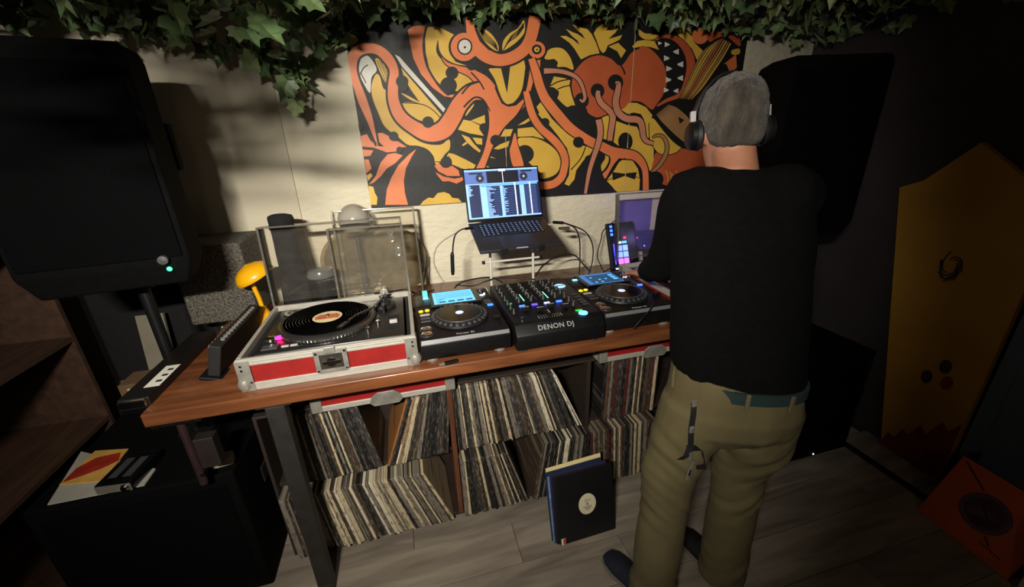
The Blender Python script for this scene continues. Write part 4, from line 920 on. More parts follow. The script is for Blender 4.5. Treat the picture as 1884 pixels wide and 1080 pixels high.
# small lit device behind the cover
sd = thing('effects_unit', 'small violet-lit effects box behind the right dust cover', 'effects unit', (2.06, .80, HT+.001), (RAD(-20), 0, RAD(-4)))
b = B(); prism(b, [V((x, 0, z)) for x, z in ((0, .12), (.03, .08), (.13, .08), (.19, .14), (.19, .19), (0, .19))], (0, .03, 0)); part('housing', b, mat('violet_case', (44, 38, 92), .4, var=.2), sd, bev=.002); part('support_leg', bx(B(), .06, .1, .006, .03, 0, .081), BLK, sd)
for x, z, m_ in ((.02, .15, REDL), (.13, .17, REDL), (.06, .1, LILAC), (.11, .092, WLED), (.16, .16, LILAC)): part('light', lathe(B(), [(0, 0), (.004, 0), (.003, .003), (0, .004)], (x, 0, z), 10, Matrix.Rotation(pi/2, 3, 'X')), m_, sd)
lamp('violet_device_light', 'POINT', (2.06, .70, 1.12), None, .5, (.42, .34, 1), shadow_soft_size=.03)
# canvas sheet behind it
single('violet_card', bx(B(), 1.985, 2.22, WY-.012, WY-.004, 1.03, 1.27), mat('violet_card', (104, 92, 158), .6, var=.15, scale=5), 'plain violet card fixed to the wall behind the right dust cover', 'card', (2.1, WY-.008, 1.03))

# ------------------------------------------------------------------ cables
def cable(label, pts, r=.0032, m=CABLE, ends=None):
    P = [V(p) for p in pts]; o0 = P[0].copy()
    o = single('cable', tube(B(), P, r, 8, 7), m, label, 'cable', o0, 'cables on the decks', smooth=True, ang=2)
    return o
def A(px, py, y): return at(px, py, 1, y)
c1 = cable('black cable with a long inline adapter hanging from the left side of the laptop', [A(866, 420, .52), A(850, 422, .51), A(838, 432, .51), A(834, 448, .52), A(833, 466, .53)], .0032)
part('inline_adapter', tube(B(), [A(833, 464, .53), A(832, 470, .53), A(833, 500, .535), A(833, 506, .535)], [.004, .0085, .0085, .005], 12, 3), BLK, c1, world=True, smooth=True)
part('plug', tube(B(), [A(870, 419, .525), A(856, 421, .515)], .0055, 10, 1), BLK, c1, world=True)
cable('thin pale wire looping on the wall left of the laptop', [A(845, 424, .93), A(806, 450, .925), A(797, 480, .92), A(806, 505, .9), A(816, 522, .85)], .0014, LGREY)
c3 = cable('black cable running from the right side of the laptop down to the mixer', [A(1024, 409, .52), A(1040, 411, .53), A(1058, 420, .6), A(1066, 440, .7), A(1067, 470, .72), A(1066, 505, .6)], .0035)
part('plug', tube(B(), [A(1018, 409, .52), A(1036, 410, .53)], .007, 10, 1), BLK, c3, world=True)
part('hub', box(B(), A(1038, 420, .51), (.05, .022, .01), Matrix.Rotation(-.2, 3, 'Z')), mat('brown_hub', (52, 42, 38), .5, var=.2), c3, world=True, bev=.002)
cable('black cable arching from the laptop towards the right media player', [A(1040, 411, .54), A(1075, 425, .62), A(1090, 450, .7), A(1090, 480, .72), A(1083, 505, .55)], .0032)
cable('black cable looping low over the back of the mixer', [A(985, 508, .5), A(1000, 488, .55), A(1025, 472, .6), A(1055, 469, .62), A(1072, 485, .6), A(1086, 500, .52)], .0036)
cable('black cable beside the pad controller', [A(1142, 398, .88), A(1112, 422, .8), A(1106, 440, .8), A(1099, 470, .74), A(1106, 490, .62), A(1114, 505, .5)], .003)
cable('black cable leaving the bottom of the pad controller', [A(1140, 492, .62), A(1122, 494, .6), A(1108, 503, .5)], .003)
cable('black cable curving up in front of the glowing pads', [A(1158, 482, .66), A(1172, 472, .64), A(1192, 470, .62), A(1225, 474, .6)], .003)
cable('black cable bowing over the left media player', [A(836, 530, .48), A(850, 519, .5), A(880, 512, .52), A(905, 511, .54), A(925, 520, .5)], .0034)
cable('second black cable tangled behind the left media player', [A(838, 524, .5), A(870, 526, .5), A(893, 518, .5), A(915, 512, .52), A(960, 512, .5), A(985, 514, .47)], .003)
cable('black lead draped over the back corner of the left flight case', [A(690, 540, .52), A(715, 538, .5), A(745, 533, .53), A(770, 540, .56), A(798, 534, .5)], .0036)
cable('black lead rising behind the left media player', [A(785, 470, .86), A(784, 500, .84), A(775, 530, .7), A(760, 545, .55)], .003)
cable('black headphone lead hanging over the front of the right media player', [A(1205, 555, .02), A(1192, 575, .0), A(1176, 592, -.012), A(1165, 604, -.006)], .0025)
# small pen-like object on the table
pn = thing('usb_cable_end', 'small black plug lying at the table edge below the left media player', 'plug', (.86, .01, HT+.004), (0, 0, RAD(8)))
part('plug_body', bx(B(), 0, .045, -.008, .006, -.0035, .006), BLK, pn, bev=.002); part('connector', bx(B(), -.018, 0, -.005, .003, -.002, .004), STEEL, pn)

# ------------------------------------------------------------------ yellow lamp, carpeted box, small mixer, label strip
YEL = mat('yellow_enamel', (236, 172, 14), .35, var=.08, scale=6, coat=.3)
dl = thing('desk_lamp', 'small yellow desk lamp with a dome shade left of the turntable', 'desk lamp', (.168, .6, HT))
part('base', lathe(B(), [(0, 0), (.05, 0), (.05, .012), (.034, .03), (.02, .05), (.013, .07), (0, .072)], (0, 0, 0), 28), YEL, dl, smooth=True)
part('stem', tube(B(), [V((0, 0, .06)), V((-.002, -.004, .11)), V((-.008, -.008, .17)), V((-.002, -.006, .215))], .009, 12), YEL, dl, smooth=True)
Rm = Matrix.Rotation(RAD(-24), 3, 'Y') @ Matrix.Rotation(RAD(6), 3, 'X')
SCC = (.008, -.006, .205)
b = lathe(B(), [(r*1.32, z*.98) for r, z in ((.055, -.003), (.058, 0), (.055, .018), (.045, .038), (.028, .052), (.01, .058), (.004, .06), (.004, .056), (.026, .048), (.042, .035), (.051, .017), (.053, 0), (.055, -.003))], SCC, 32, Rm)
part('shade', b, YEL, dl, smooth=True, ang=1.2)
part('bulb', lathe(B(), [(0, -.002), (.018, .006), (.022, .02), (.014, .036), (0, .044)], SCC, 16, Rm), mat('dark_bulb', (70, 56, 36), .3, var=.1), dl, smooth=True)
CARP = mat('speckled_carpet', (96, 91, 82), .98, var=.9, scale=110, bump=1.0, bscale=260)
cs = thing('carpeted_monitor', 'grey speckled carpet-covered speaker box against the wall by the yellow lamp', 'speaker', (-.13, .66, HT))
part('cabinet', bx(B(), 0, .255, 0, .27, 0, .335), CARP, cs, bev=.008, seg=3)
part('grille', bx(B(), -.0008, .001, .02, .25, .02, .31), BLK2, cs)
for X in (.03, .225):
    for Y in (.03, .24): part('rubber_foot', cyl(B(), (X, Y, -.0005), (X, Y, .004), .012), RUBBER, cs)
sm = thing('patch_mixer', 'small black mixer propped on edge between the carpeted box and the flight case', 'mixer', (.112, .155, HT+.001), (0, RAD(16), RAD(-2)))
part('body', bx(B(), 0, .035, .0, .36, .012, .122), BLK2, sm, bev=.004)
part('foot', bx(B(), -.02, .085, -.01, .06, 0, .012), BLK, sm, bev=.003)
ja = mesh_of('jack', lathe(B(), [(0, .004), (.0035, .004), (.0035, .0065), (.007, .006), (.0072, 0), (0, 0)], (0, 0, 0), 12, Matrix.Rotation(-pi/2, 3, 'Y')), smooth=True)
JM = mat('jack_nickel', (150, 146, 138), .4, metal=.5, var=.15)
for i in range(15): add('jack', ja, JM, sm, loc=(-.0005, .025+i*.0225, .106)); 
jt = mesh_of('jack', lathe(B(), [(0, .004), (.0035, .004), (.0035, .0065), (.007, .006), (.0072, 0), (0, 0)], (0, 0, 0), 12), smooth=True)
for i in range(13): add('jack', jt, JM, sm, loc=(.022, .05+i*.0225, .122))
ps = thing('power_strip', 'dark power strip with a white label running along the left table edge', 'power strip', (-.012, .05, HT), (0, 0, RAD(-1)))
part('housing', bx(B(), -.06, .02, 0, .46, 0, .028), mat('dark_red_black', (14, 10, 10), .5, var=.2), ps, bev=.004)
lbp = part('label', bx(B(), -.022, .0195, .06, .19, .0281, .0288), WHITE, ps)
b = B()
for yy in (.085, .12, .155): bx(b, -.004, .012, yy, yy+.012, .0289, .0293)
part('label_print', b, INK, lbp)
part('end_plate', bx(B(), -.055, .015, -.012, 0, .004, .026), CHROME, ps, bev=.002)
# ------------------------------------------------------------------ left side: bookcase, sub, speaker, odds and ends
BW = wood('brown_bookcase', (74, 50, 35), (52, 35, 25), scale=3, stretch=(9, 1.2, 9), rough=.6)
bc = thing('bookcase', 'tall brown wooden bookcase with empty shelves at the left edge', 'bookcase', (-.68, .02, 0))
BX0, BX1, BY0, BY1 = -.86, -.5, -.62, .62
def bp(nm, *a): return part(nm, bx(B(), *a), BW, bc, world=True, bev=.001, seg=1)
bp('side_panel', BX0, BX1, BY1-.02, BY1, .0, 1.78); bp('side_panel', BX0, BX1, BY0, BY0+.02, .0, 1.78); bp('back_panel', BX0, BX0+.008, BY0+.02, BY1-.02, 0, 1.78)
for z in (.04, .575, .94, 1.315, 1.76): bp('shelf_board', BX0+.008, BX1, BY0+.02, BY1-.02, z, z+.02)
SPK = mat('speaker_black', (6, 6, 7), .85, var=.25, scale=60, bump=.15, bscale=400, spec=.08)
GRL = mat('speaker_grille', (4, 4, 5), .9, var=.5, scale=400, spec=.06)
def bass(label, x0, x1, y0, y1, h, led):
    c = thing('subwoofer', label, 'subwoofer', ((x0+x1)/2, (y0+y1)/2, 0), (0, 0, 0), 'black subwoofers')
    part('cabinet', bx(B(), x0, x1, y0, y1, .02, h), SPK, c, world=True, bev=.008, seg=2)
    part('grille', bx(B(), x0+.03, x1-.03, y0-.006, y0, .06, h-.04), GRL, c, world=True, bev=.003, seg=1)
    for X in (x0+.06, x1-.06):
        for Y in (y0+.06, y1-.06): part('foot', cyl(B(), (X, Y, .0005), (X, Y, .0205), .025), RUBBER, c, world=True)
    for X in (x0+.001, x1-.001): part('handle', bx(B(), X-.006, X+.006, (y0+y1)/2-.07, (y0+y1)/2+.07, h*.62, h*.74), BLK2, c, world=True, bev=.003)
    if led: part('status_light', lathe(B(), [(0, 0), (.0045, 0), (.003, .003), (0, .004)], led, 10, Matrix.Rotation(pi/2, 3, 'X')), WLED, c, world=True, label='tiny white status light')
    return c
bass('large black subwoofer at the lower left with paper and a record on top', -.46, .12, .1, .6, .585, None)
bass('black subwoofer with a tiny white light on the floor right of the person', 2.42, 2.93, .02, .5, .61, at(1496, 835, 1, .012))
def pa(label, loc, rz, hgt, hh=.72):
    """loudspeaker on a pole; local front is -Y; origin at the pole foot"""
    c = thing('loudspeaker', label, 'loudspeaker', loc, (0, 0, rz), 'black loudspeakers on poles')
    z0 = hgt; h = hh; wf, wb, d = .2, .13, .36
    prof = [(-wf, -d/2), (wf, -d/2), (wf, -.02), (wb, d/2), (-wb, d/2), (-wf, -.02)]
    b = B(); lo = [V((x*.86, y*.9, z0)) for x, y in prof]; m1 = [V((x, y, z0+.07)) for x, y in prof]; m2 = [V((x, y, z0+h-.03)) for x, y in prof]; up = [V((x*.95, y*.96, z0+h)) for x, y in prof]
    rings(b, [lo, m1, m2, up]); part('cabinet', b, SPK, c, bev=.008)
    part('grille', bx(B(), -wf+.015, wf-.015, -d/2-.008, -d/2+.002, z0+.09, z0+h-.05), GRL, c, bev=.004)
    part('pole', cyl(B(), (0, 0, .0005), (0, 0, z0-.03), .018), BLK, c); part('pole_cup', cyl(B(), (0, 0, z0-.04), (0, 0, z0+.002), .032), BLK, c)
    part('pole_flange', lathe(B(), [(0, .0005), (.06, .0005), (.06, .01), (.024, .02), (0, .02)], (0, 0, 0), 20), BLK, c)
    for s in (-1, 1): part('handle', box(B(), (s*(wf-.002), .02, z0+.4), (.012, .05, .14)), SPK, c, bev=.004)
    return c
sl = pa('big black loudspeaker on a pole at the upper left, green light at its lower corner', (-.092, .38, .586), RAD(10), .64, .66)
M_ = mw(sl).inverted(); gp = M_ @ at(315, 492, 1, .235); gp.y = -.1905
part('green_light', lathe(B(), [(0, 0), (.007, 0), (.006, .003), (0, .004)], gp, 12, Matrix.Rotation(pi/2, 3, 'X')), glow('green_power', (40, 255, 110), 6), sl, label='glowing green power light')
part('level_knob', lathe(B(), [(0, 0), (.014, 0), (.013, .012), (0, .014)], gp+V((-.006, 0, .03)), 16, Matrix.Rotation(pi/2, 3, 'X')), DGREY, sl, smooth=True)
pa('big black loudspeaker on a pole at the right behind the person', (2.55, .36, .611), RAD(-14), .56)
# paper, magazine, cassette player on the left sub
Zs = .5855
q = [at(x, y, 2, Zs) for x, y in ((88, 930), (266, 894), (287, 864), (150, 832))]
b = B(); prism(b, [V((p.x, max(p.y, .105), Zs)) for p in q], (0, 0, .004)); single('white_sleeve', b, mat('shaded_white_paper', (158, 154, 144), .7, var=.08, scale=15), 'white record sleeve lying on the left subwoofer', 'sleeve', (q[0]+q[2])/2)  # white paper with the shade on it put into its colour
q = [at(x, y, 2, Zs+.004) for x, y in ((110, 893), (190, 886), (237, 827), (176, 831))]
mg = thing('magazine', 'yellow and red printed magazine lying on the white sleeve', 'magazine', (q[0]+q[2])/2)
b = B(); prism(b, [V((p.x, p.y, Zs+.0045)) for p in q], (0, 0, .004)); part('cover', b, mat('magazine_yellow', (196, 150, 74), .5, var=.2, scale=12), mg, world=True)
q2 = [q[0].lerp(q[2], .04), q[1].lerp(q[3], .35), q[1].lerp(q[2], .6), q[2].lerp(q[0], .12), q[3].lerp(q[1], .25), q[0].lerp(q[3], .45)]
b = B(); prism(b, [V((p.x, p.y, Zs+.0087)) for p in q2], (0, 0, .0004)); part('red_artwork', b, mat('magazine_red', (150, 40, 26), .5, var=.3, scale=20), mg, world=True)
c0 = at(228, 872, 2, Zs+.02); cp = thing('cassette_player', 'black cassette player with a silver front and round chrome knob on the left subwoofer', 'cassette player', (c0.x-.045, .115, Zs+.0046), (0, 0, RAD(-6)))
part('body', bx(B(), 0, .105, 0, .15, 0, .034), GLOSSBLK, cp, bev=.004, seg=2); part('front_plate', bx(B(), .002, .103, -.002, .001, .003, .031), mat('silver_plate', (150, 144, 132), .4, metal=.6, var=.1), cp)
part('window', bx(B(), .02, .045, .03, .12, .0341, .0347), DGREY, cp); part('window', bx(B(), .062, .087, .03, .12, .0341, .0347), DGREY, cp)
part('chrome_knob', lathe(B(), [(0, 0), (.011, .001), (.013, .006), (.009, .012), (0, .014)], (.09, -.002, .02), 18, Matrix.Rotation(pi/2, 3, 'X')), CHROME, cp, smooth=True)
# clamp bracket under the table's left corner
cl = thing('table_clamp', 'dark metal clamp hanging under the left table corner', 'clamp', (.06, .05, HT-.045))
part('jaw', bx(B(), -.06, .07, -.03, .05, -.02, -.001), BLK, cl, bev=.003); part('tube', tube(B(), [V((0, 0, -.02)), V((0, 0, -.27))], .012, 12, 1), mat('plum_tube', (42, 28, 30), .45, var=.2), cl)
for X in (-.04, .045): part('bolt', cyl(B(), (X, -.034, -.012), (X, -.028, -.012), .008, seg=6), CHROME, cl)
part('side_plate', bx(B(), .02, .075, -.02, .02, -.2, -.09), mat('dull_bracket', (46, 38, 37), .5, metal=.4, var=.2), cl, bev=.003); part('bolt', cyl(B(), (.02, -.03, -.215), (.02, -.018, -.215), .007, seg=6), CHROME, cl)
wb = thing('small_box', 'small pale box standing on the left subwoofer under the table corner', 'box', (.045, .135, .5855), (0, 0, RAD(8))); part('carton', bx(B(), 0, .065, 0, .03, 0, .036), mat('pale_card', (168, 158, 136), .7, var=.1), wb, bev=.001); part('flap', bx(B(), .002, .063, .002, .028, .0361, .0372), WHITE, wb)
# pale board leaning behind the speaker pole, small carton
gc = at(282, 625, 1, .79); gb = single('pale_board', box(B(), (gc.x, .80, .605+.17), (.105, .014, .33), Matrix.Rotation(RAD(-10), 3, 'X')), mat('pale_board', (128, 120, 104), .7, var=.1, scale=8), 'narrow pale board leaning on the dark panel behind the loudspeaker pole', 'board', (gc.x, .79, .605))
ap = thing('wall_darkening_panel', 'dark panel added to darken the wall behind the left loudspeaker', 'panel', (-.42, .9, .601)); part('frame', bx(B(), -.2, .27, -.005, .03, 0, .62), BLK2, ap, bev=.003); part('fabric', bx(B(), -.185, .255, -.012, -.005, .015, .605), mat('dark_fabric', (20, 18, 18), .95, var=.3, scale=60, bump=.3, bscale=300), ap, bev=.003)  # made-up dark panel, added to keep the wall dark below the loudspeaker
sb = thing('side_cabinet', 'low dark cabinet against the wall behind the left subwoofer', 'cabinet', (-.35, .8, 0)); part('carcass', bx(B(), -.14, .29, -.16, .135, .0005, .6), BLK2, sb, bev=.004); part('door', bx(B(), -.13, .07, -.166, -.1605, .02, .58), BLK, sb); part('door', bx(B(), .08, .28, -.166, -.1605, .02, .58), BLK, sb)
cb_ = thing('carton', 'small brown carton on the dark cabinet beside the bookcase', 'box', (-.42, .72, .601)); part('carton_body', bx(B(), -.05, .07, -.06, .06, 0, .09), mat('brown_card', (120, 92, 64), .8, var=.1), cb_, bev=.001); part('paper_label', bx(B(), -.02, .05, -.062, -.0605, .02, .07), WHITE, cb_)

# ------------------------------------------------------------------ right wall: banner, blue door, orange sleeve, crate
YB = mat('yellow_banner', (176, 128, 36), .75, var=.12, scale=4, bump=.15, bscale=18)
bn = thing('painted_board', 'tall pointed yellow painted board with red foot and dark motifs against the right wall', 'board', (3.15, 0, .012))
def XP(px, py, x=3.15): p = at(px, py, 0, x); return V((x, p.y, p.z))
out = [XP(1612, 838), XP(1655, 345), XP(1700, 332), XP(1805, 262), V((3.15, -.215, 1.36)), V((3.15, -.262, 1.33)), V((3.15, -.27, .1))]
for p in out: p.z = max(p.z, .012)
b = B(); prism(b, out, (.035, 0, 0)); part('board', b, YB, bn, world=True)
rd = [V((3.15, .0, .012)), V((3.15, -.02, .1)), V((3.15, -.05, .09)), V((3.15, -.07, .16)), V((3.15, -.1, .15)), V((3.15, -.13, .23)), V((3.15, -.16, .2)), V((3.15, -.2, .3)), V((3.15, -.23, .27)), V((3.15, -.262, .34)), V((3.15, -.268, .012))]
def flat(nm, pts, m, dep):
    b = B(); vs = [V((3.15-dep, p.y, p.z)) for p in pts]; bv = [b.verts.new(p) for p in vs]; bv2 = [b.verts.new(p+V((.0006, 0, 0))) for p in vs]
    for i, j, k in tessellate_polygon([[V((p.y, p.z, 0)) for p in vs]]):
        if len({i, j, k}) == 3: b.faces.new((bv[i], bv[j], bv[k])); b.faces.new((bv2[k], bv2[j], bv2[i]))
    return part(nm, b, m, bn, world=True)
flat('red_foot', rd, mat('banner_red', (118, 26, 20), .7, var=.2, scale=14), .001)
def blob(cy, cz, ry, rz): return [V((0, cy+ry*cos(t*pi/8), cz+rz*sin(t*pi/8))) for t in range(16)]
MOT = mat('banner_motif', (62, 40, 18), .7, var=.2)
for px, py, m_ in ((1705, 693, MOT), (1740, 675, MOT), (1742, 705, mat('banner_motif_red', (120, 44, 20), .7, var=.2))):
    p = XP(px, py); flat('oval_motif', blob(p.y, p.z, .022, .036), m_, .001)
b = B(); ce = XP(1750, 490)
for i in range(9):
    a = rnd.uniform(0, 6.28); pts = [V((3.149-.0004, ce.y+.05*cos(a+t*.8)*(.4+.15*t), ce.z+.085*sin(a+t*.8)*(.4+.15*t))) for t in range(4)]
    tube(b, pts, .0028, 5, 4)
part('scribbled_motif', b, MOT, bn, world=True)
# blue door in a dark red frame on the right wall
BL = mat('blue_door_paint', (84, 100, 112), .6, var=.12, scale=5, bump=.06)
dr = struct('door_1', bx(B(), 3.16, 3.199, -.72, -.285, .012, 1.98), BL, bev=.002)
for z0, z1 in ((.15, .85), (1.0, 1.8)): part('door_panel', bx(B(), 3.154, 3.162, -.66, -.345, z0, z1), BL, dr, bev=.004)
part('door_handle', tube(B(), [V((3.155, -.33, .98)), V((3.12, -.33, .98)), V((3.115, -.35, .98)), V((3.115, -.43, .98))], .008, 10), STEEL, dr, smooth=True)
for i, (y0, y1) in enumerate(((-.80, -.724),)): struct('trim_2', bx(B(), 3.15, 3.1995, y0, y1, .001, 2.05), mat('oxblood_frame', (70, 22, 20), .6, var=.15), bev=.003)
# orange sleeve leaning on a crate
o0 = at(1687, 938, 2, .002); o1 = at(1835, 1053, 2, .002); ey = (o1-o0); ey.z = 0; LL = ey.length; ey.normalize(); side = V((-ey.y, ey.x, 0))
if side.x < 0: side = -side
top = at(1751, 830, 1, o0.y); upv = (top-o0); upv = (upv-ey*upv.dot(ey)); UH = .3; upv = (side*.12+V((0, 0, 1))*.28).normalized()
os_ = thing('record', 'orange record sleeve with purple concentric rings leaning at the lower right', 'record', o0)
nrm = ey.cross(upv).normalized()
if nrm.x > 0: nrm = -nrm
ORS = mat('orange_sleeve', (206, 92, 42), .5, var=.08, scale=5)
b = B(); prism(b, [o0, o0+ey*.315, o0+ey*.315+upv*.315, o0+upv*.315], -nrm*.004); part('sleeve', b, ORS, os_, world=True, bev=.0012)
cc = o0+ey*.158+upv*.16; M3 = Matrix((ey, upv, nrm)).transposed()
PUR = mat('purple_print', (92, 62, 84), .55, var=.15); PUR2 = mat('mauve_print', (128, 92, 108), .55, var=.15)
for i, (r0, r1) in enumerate(((.055, .078), (.036, .05), (.0, .028))):
    part('ring_print', lathe(B(), [(r0, .0004), (r1, .0004), (r1, .0009), (r0, .0009), (r0, .0004)] if r0 else [(0, .0004), (r1, .0004), (r1, .0009), (0, .0009)], cc, 40, M3), PUR if i != 2 else PUR2, os_, world=True)
for r in (.061, .066, .071): part('ring_line', lathe(B(), [(r, .001), (r+.0018, .001), (r+.0018, .0013), (r, .0013), (r, .001)], cc, 40, M3), PUR2, os_, world=True)
def strip(a, c, w, nm='ink_line'):
    d = (c-a).normalized(); s = d.cross(nrm).normalized()*w/2
    b = B(); prism(b, [a-s+nrm*.0011, c-s+nrm*.0011, c+s+nrm*.0011, a+s+nrm*.0011], nrm*.0004); part(nm, b, mat('maroon_ink', (74, 26, 20), .6, var=.1), os_, world=True)
def OP(u, v): return o0+ey*u+upv*v
strip(OP(.02, .30), OP(.115, .235), .006); strip(OP(.14, .185), OP(.18, .14), .008); strip(OP(.2, .085), OP(.225, .062), .006); strip(OP(.2, .055), OP(.27, .045), .004, 'caption_line'); strip(OP(.235, .29), OP(.3, .285), .006, 'caption_line')
cr = thing('record_crate', 'low dark record crate behind the orange sleeve at the lower right', 'crate', (o0.x+.23, o0.y-.28, 0))
cx0, cx1, cy0, cy1 = o0.x+.135, o0.x+.31, o0.y-.62, o0.y+.01
for a in ((cx0, cx1, cy0, cy1, .001, .015), (cx0, cx0+.012, cy0, cy1, .015, .25), (cx1-.012, cx1, cy0, cy1, .015, .25), (cx0+.012, cx1-.012, cy0, cy0+.012, .015, .25), (cx0+.012, cx1-.012, cy1-.012, cy1, .015, .25)):
    part('crate_board', bx(B(), *a), SHELF, cr, world=True)
# a few sleeves standing beside the orange one at the frame corner
for i in range(7):
    p = V((2.80+i*.011, -.70-.004*i, .0015))
    record(p.x, p.y-.315, p.z, .0085, RAD(3), (1, 0, 6, 1, 2, 0, 1)[i], 'record sleeve, %s from the left in the small stack below the orange sleeve' % ('first', 'second', 'third', 'fourth', 'fifth', 'sixth', 'seventh')[i], 'records at the lower right corner')

# ------------------------------------------------------------------ artificial ivy under the ceiling
ivy = thing('ivy_garland', 'dense artificial ivy garland hanging along the ceiling above the wall', 'ivy', (1, .6, CEIL-.002))
def leaf_mesh(s):
    pts = [(0, 0), (.22, -.12), (.5, .05), (.36, .3), (.46, .55), (.2, .6), (0, 1.0), (-.2, .6), (-.46, .55), (-.36, .3), (-.5, .05), (-.22, -.12)]
    bm = B(); mid = [bm.verts.new((0, y*s, .06*s if 0 < y < 1 else 0)) for y in (0, .35, .65)]; tip = None
    vs = [mid[0]]+[bm.verts.new((x*s, y*s, -.10*s*abs(x)*2)) for x, y in pts[1:]]
    r = vs[1:6]; tip = vs[6]; l = vs[7:][::-1]
    for side_, sg in ((r, 1), (l, -1)):
        seq = [mid[0]]+side_+[tip]; ctr = [mid[0], mid[0], mid[1], mid[1], mid[1], mid[2], mid[2]]
        fs_ = [(mid[0], seq[1], seq[2]), (mid[0], seq[2], seq[3]), (mid[0], seq[3], mid[1]), (mid[1], seq[3], seq[4]), (mid[1], seq[4], seq[5]), (mid[1], seq[5], mid[2]), (mid[2], seq[5], tip)]
        for f in fs_: bm.faces.new(f if sg > 0 else f[::-1])
    me = bpy.data.meshes.new('leaf'); bm.to_mesh(me); bm.free(); return me
LF = []
for i, c in enumerate(((112, 134, 88), (90, 112, 72), (142, 158, 108), (72, 92, 60))):
    LF.append(mat('ivy_leaf_%d' % i, c, .45, var=.25, scale=30, bump=.1))
    p = LF[-1].node_tree.nodes['Principled BSDF']; p.inputs['Subsurface Weight'].default_value = 0
lm = [leaf_mesh(s) for s in (.06, .074, .09)]
for k, me in enumerate(lm): me.materials.append(LF[0])
# lower edge of the ivy: (x, z)
EDGE = [(-1.2, 1.99), (-.5, 1.985), (-.1, 1.98), (.1, 1.97), (.25, 1.97), (.34, 1.93), (.42, 1.88), (.5, 1.93), (.6, 2.02), (.75, 2.08), (1.0, 2.105), (1.3, 2.125), (1.7, 2.135), (2.2, 2.13), (2.6, 2.11), (2.9, 2.08), (3.2, 2.06)]
def edge(x):
    for (a, za), (b_, zb) in zip(EDGE, EDGE[1:]):
        if x <= b_: return za+(zb-za)*(x-a)/(b_-a)
    return EDGE[-1][1]
leaves = []; lr = random.Random(11)
def add_leaf(x, y, z):
    y = min(y, .855)
    d = lr.choice((0, 1, 1, 2)); M = Matrix.Translation((x, y, z)) @ Euler((lr.gauss(-2.1, .75), lr.gauss(0, .65), lr.uniform(-1.7, 1.7))).to_matrix().to_4x4()
    leaves.append((M, d, lr.choice((0, 0, 1, 1, 2, 3))))
for _ in range(2300):
    x = lr.uniform(-1.15, 3.15); y = lr.uniform(.1, .9); e = edge(x)+(.9-y)*.03
    u = lr.random()**.8; z = e+(2.27-e)*u
    if x > 2.0 and y < .6 and z < 1.99: continue
    add_leaf(x, y, z)
for _ in range(260):   # front layer near the left, seen large
    x = lr.uniform(-1.0, .75); y = lr.uniform(-.25, .45); e = 2.02 if x > .1 else 2.0
    z = e+lr.random()*(CEIL-.04-e); add_leaf(x, y, z)
for x0, y0, l in ((.42, .78, .16), (.46, .8, .1), (.36, .74, .08), (.2, .8, .06), (.62, .84, .06), (.0, .7, .06)):  # trailing tips
    for i in range(int(l/.012)):
        add_leaf(x0+lr.uniform(-.035, .035), y0+lr.uniform(-.04, .04), edge(x0)+.06-l*lr.random())
HANG = []
for _ in range(64):   # strands trailing from the ceiling between the lamp and the wall, above the frame
    x = lr.uniform(.17, .47); y = lr.uniform(-.9, -.4); ze = 1.80+abs(lr.gauss(0, .07)); z = ze
    if pj((x, y, ze-.06))[1] > -25: continue
    HANG.append((x, y, ze))
    while z < CEIL-.06:
        u, v, zc = pj((x, y, z-.05))
        if v < -25 or u < -40:
            d = lr.choice((0, 0, 1)); M = Matrix.Translation((x+lr.uniform(-.03, .03), y+lr.uniform(-.03, .03), z)) @ Euler((lr.gauss(-2.9, .35), lr.gauss(0, .3), lr.uniform(-3, 3))).to_matrix().to_4x4()
            leaves.append((M, d, lr.choice((0, 1, 2, 3))))
        z += lr.uniform(.06, .11)
scored = []
for i, (M, d, c) in enumerate(leaves):
    u, v, zc = pj(M.translation)
    vis = zc > .1 and -20 < u < 1904 and -20 < v < 400
    scored.append(((d+4)/zc**2 if vis else -1, i))
scored.sort(reverse=True); chosen = set(i for s, i in scored[:300] if s > 0)
for i in chosen:
    M, d, c = leaves[i]; o = add('leaf', lm[d], LF[c], ivy); o.matrix_local = mw(ivy).inverted() @ M
for c in range(4):
    vs, fs2 = [], []
    for i, (M, d, cc_) in enumerate(leaves):
        if i in chosen or cc_ != c: continue
        k = len(vs); M2 = mw(ivy).inverted() @ M
        vs += [M2 @ v.co for v in lm[d].vertices]; fs2 += [[k+q for q in p.vertices] for p in lm[d].polygons]
    me = bpy.data.meshes.new('leaf_mass'); me.from_pydata(vs, [], fs2); o = add('leaf_mass', me, LF[c], ivy); o['kind'] = 'stuff'
STM = mat('ivy_stem', (70, 66, 40), .7, var=.2)
for x, y, z in HANG: part('stem', tube(B(), [V((x, y, z)), V((x+.01, y, (z+CEIL)/2)), V((x-.01, y, CEIL-.002))], .002, 5, 3), STM, ivy, world=True)
for k in range(14):
    y0 = -.2+k*.085; pts = []
    for i in range(12):
        x = -1.1+i*.38; pts.append(V((x, y0+lr.uniform(-.06, .06), max(edge(x)+.06, 2.1)+lr.uniform(.0, .12))))
    part('stem', tube(B(), pts, .0022, 5, 4), STM, ivy, world=True)
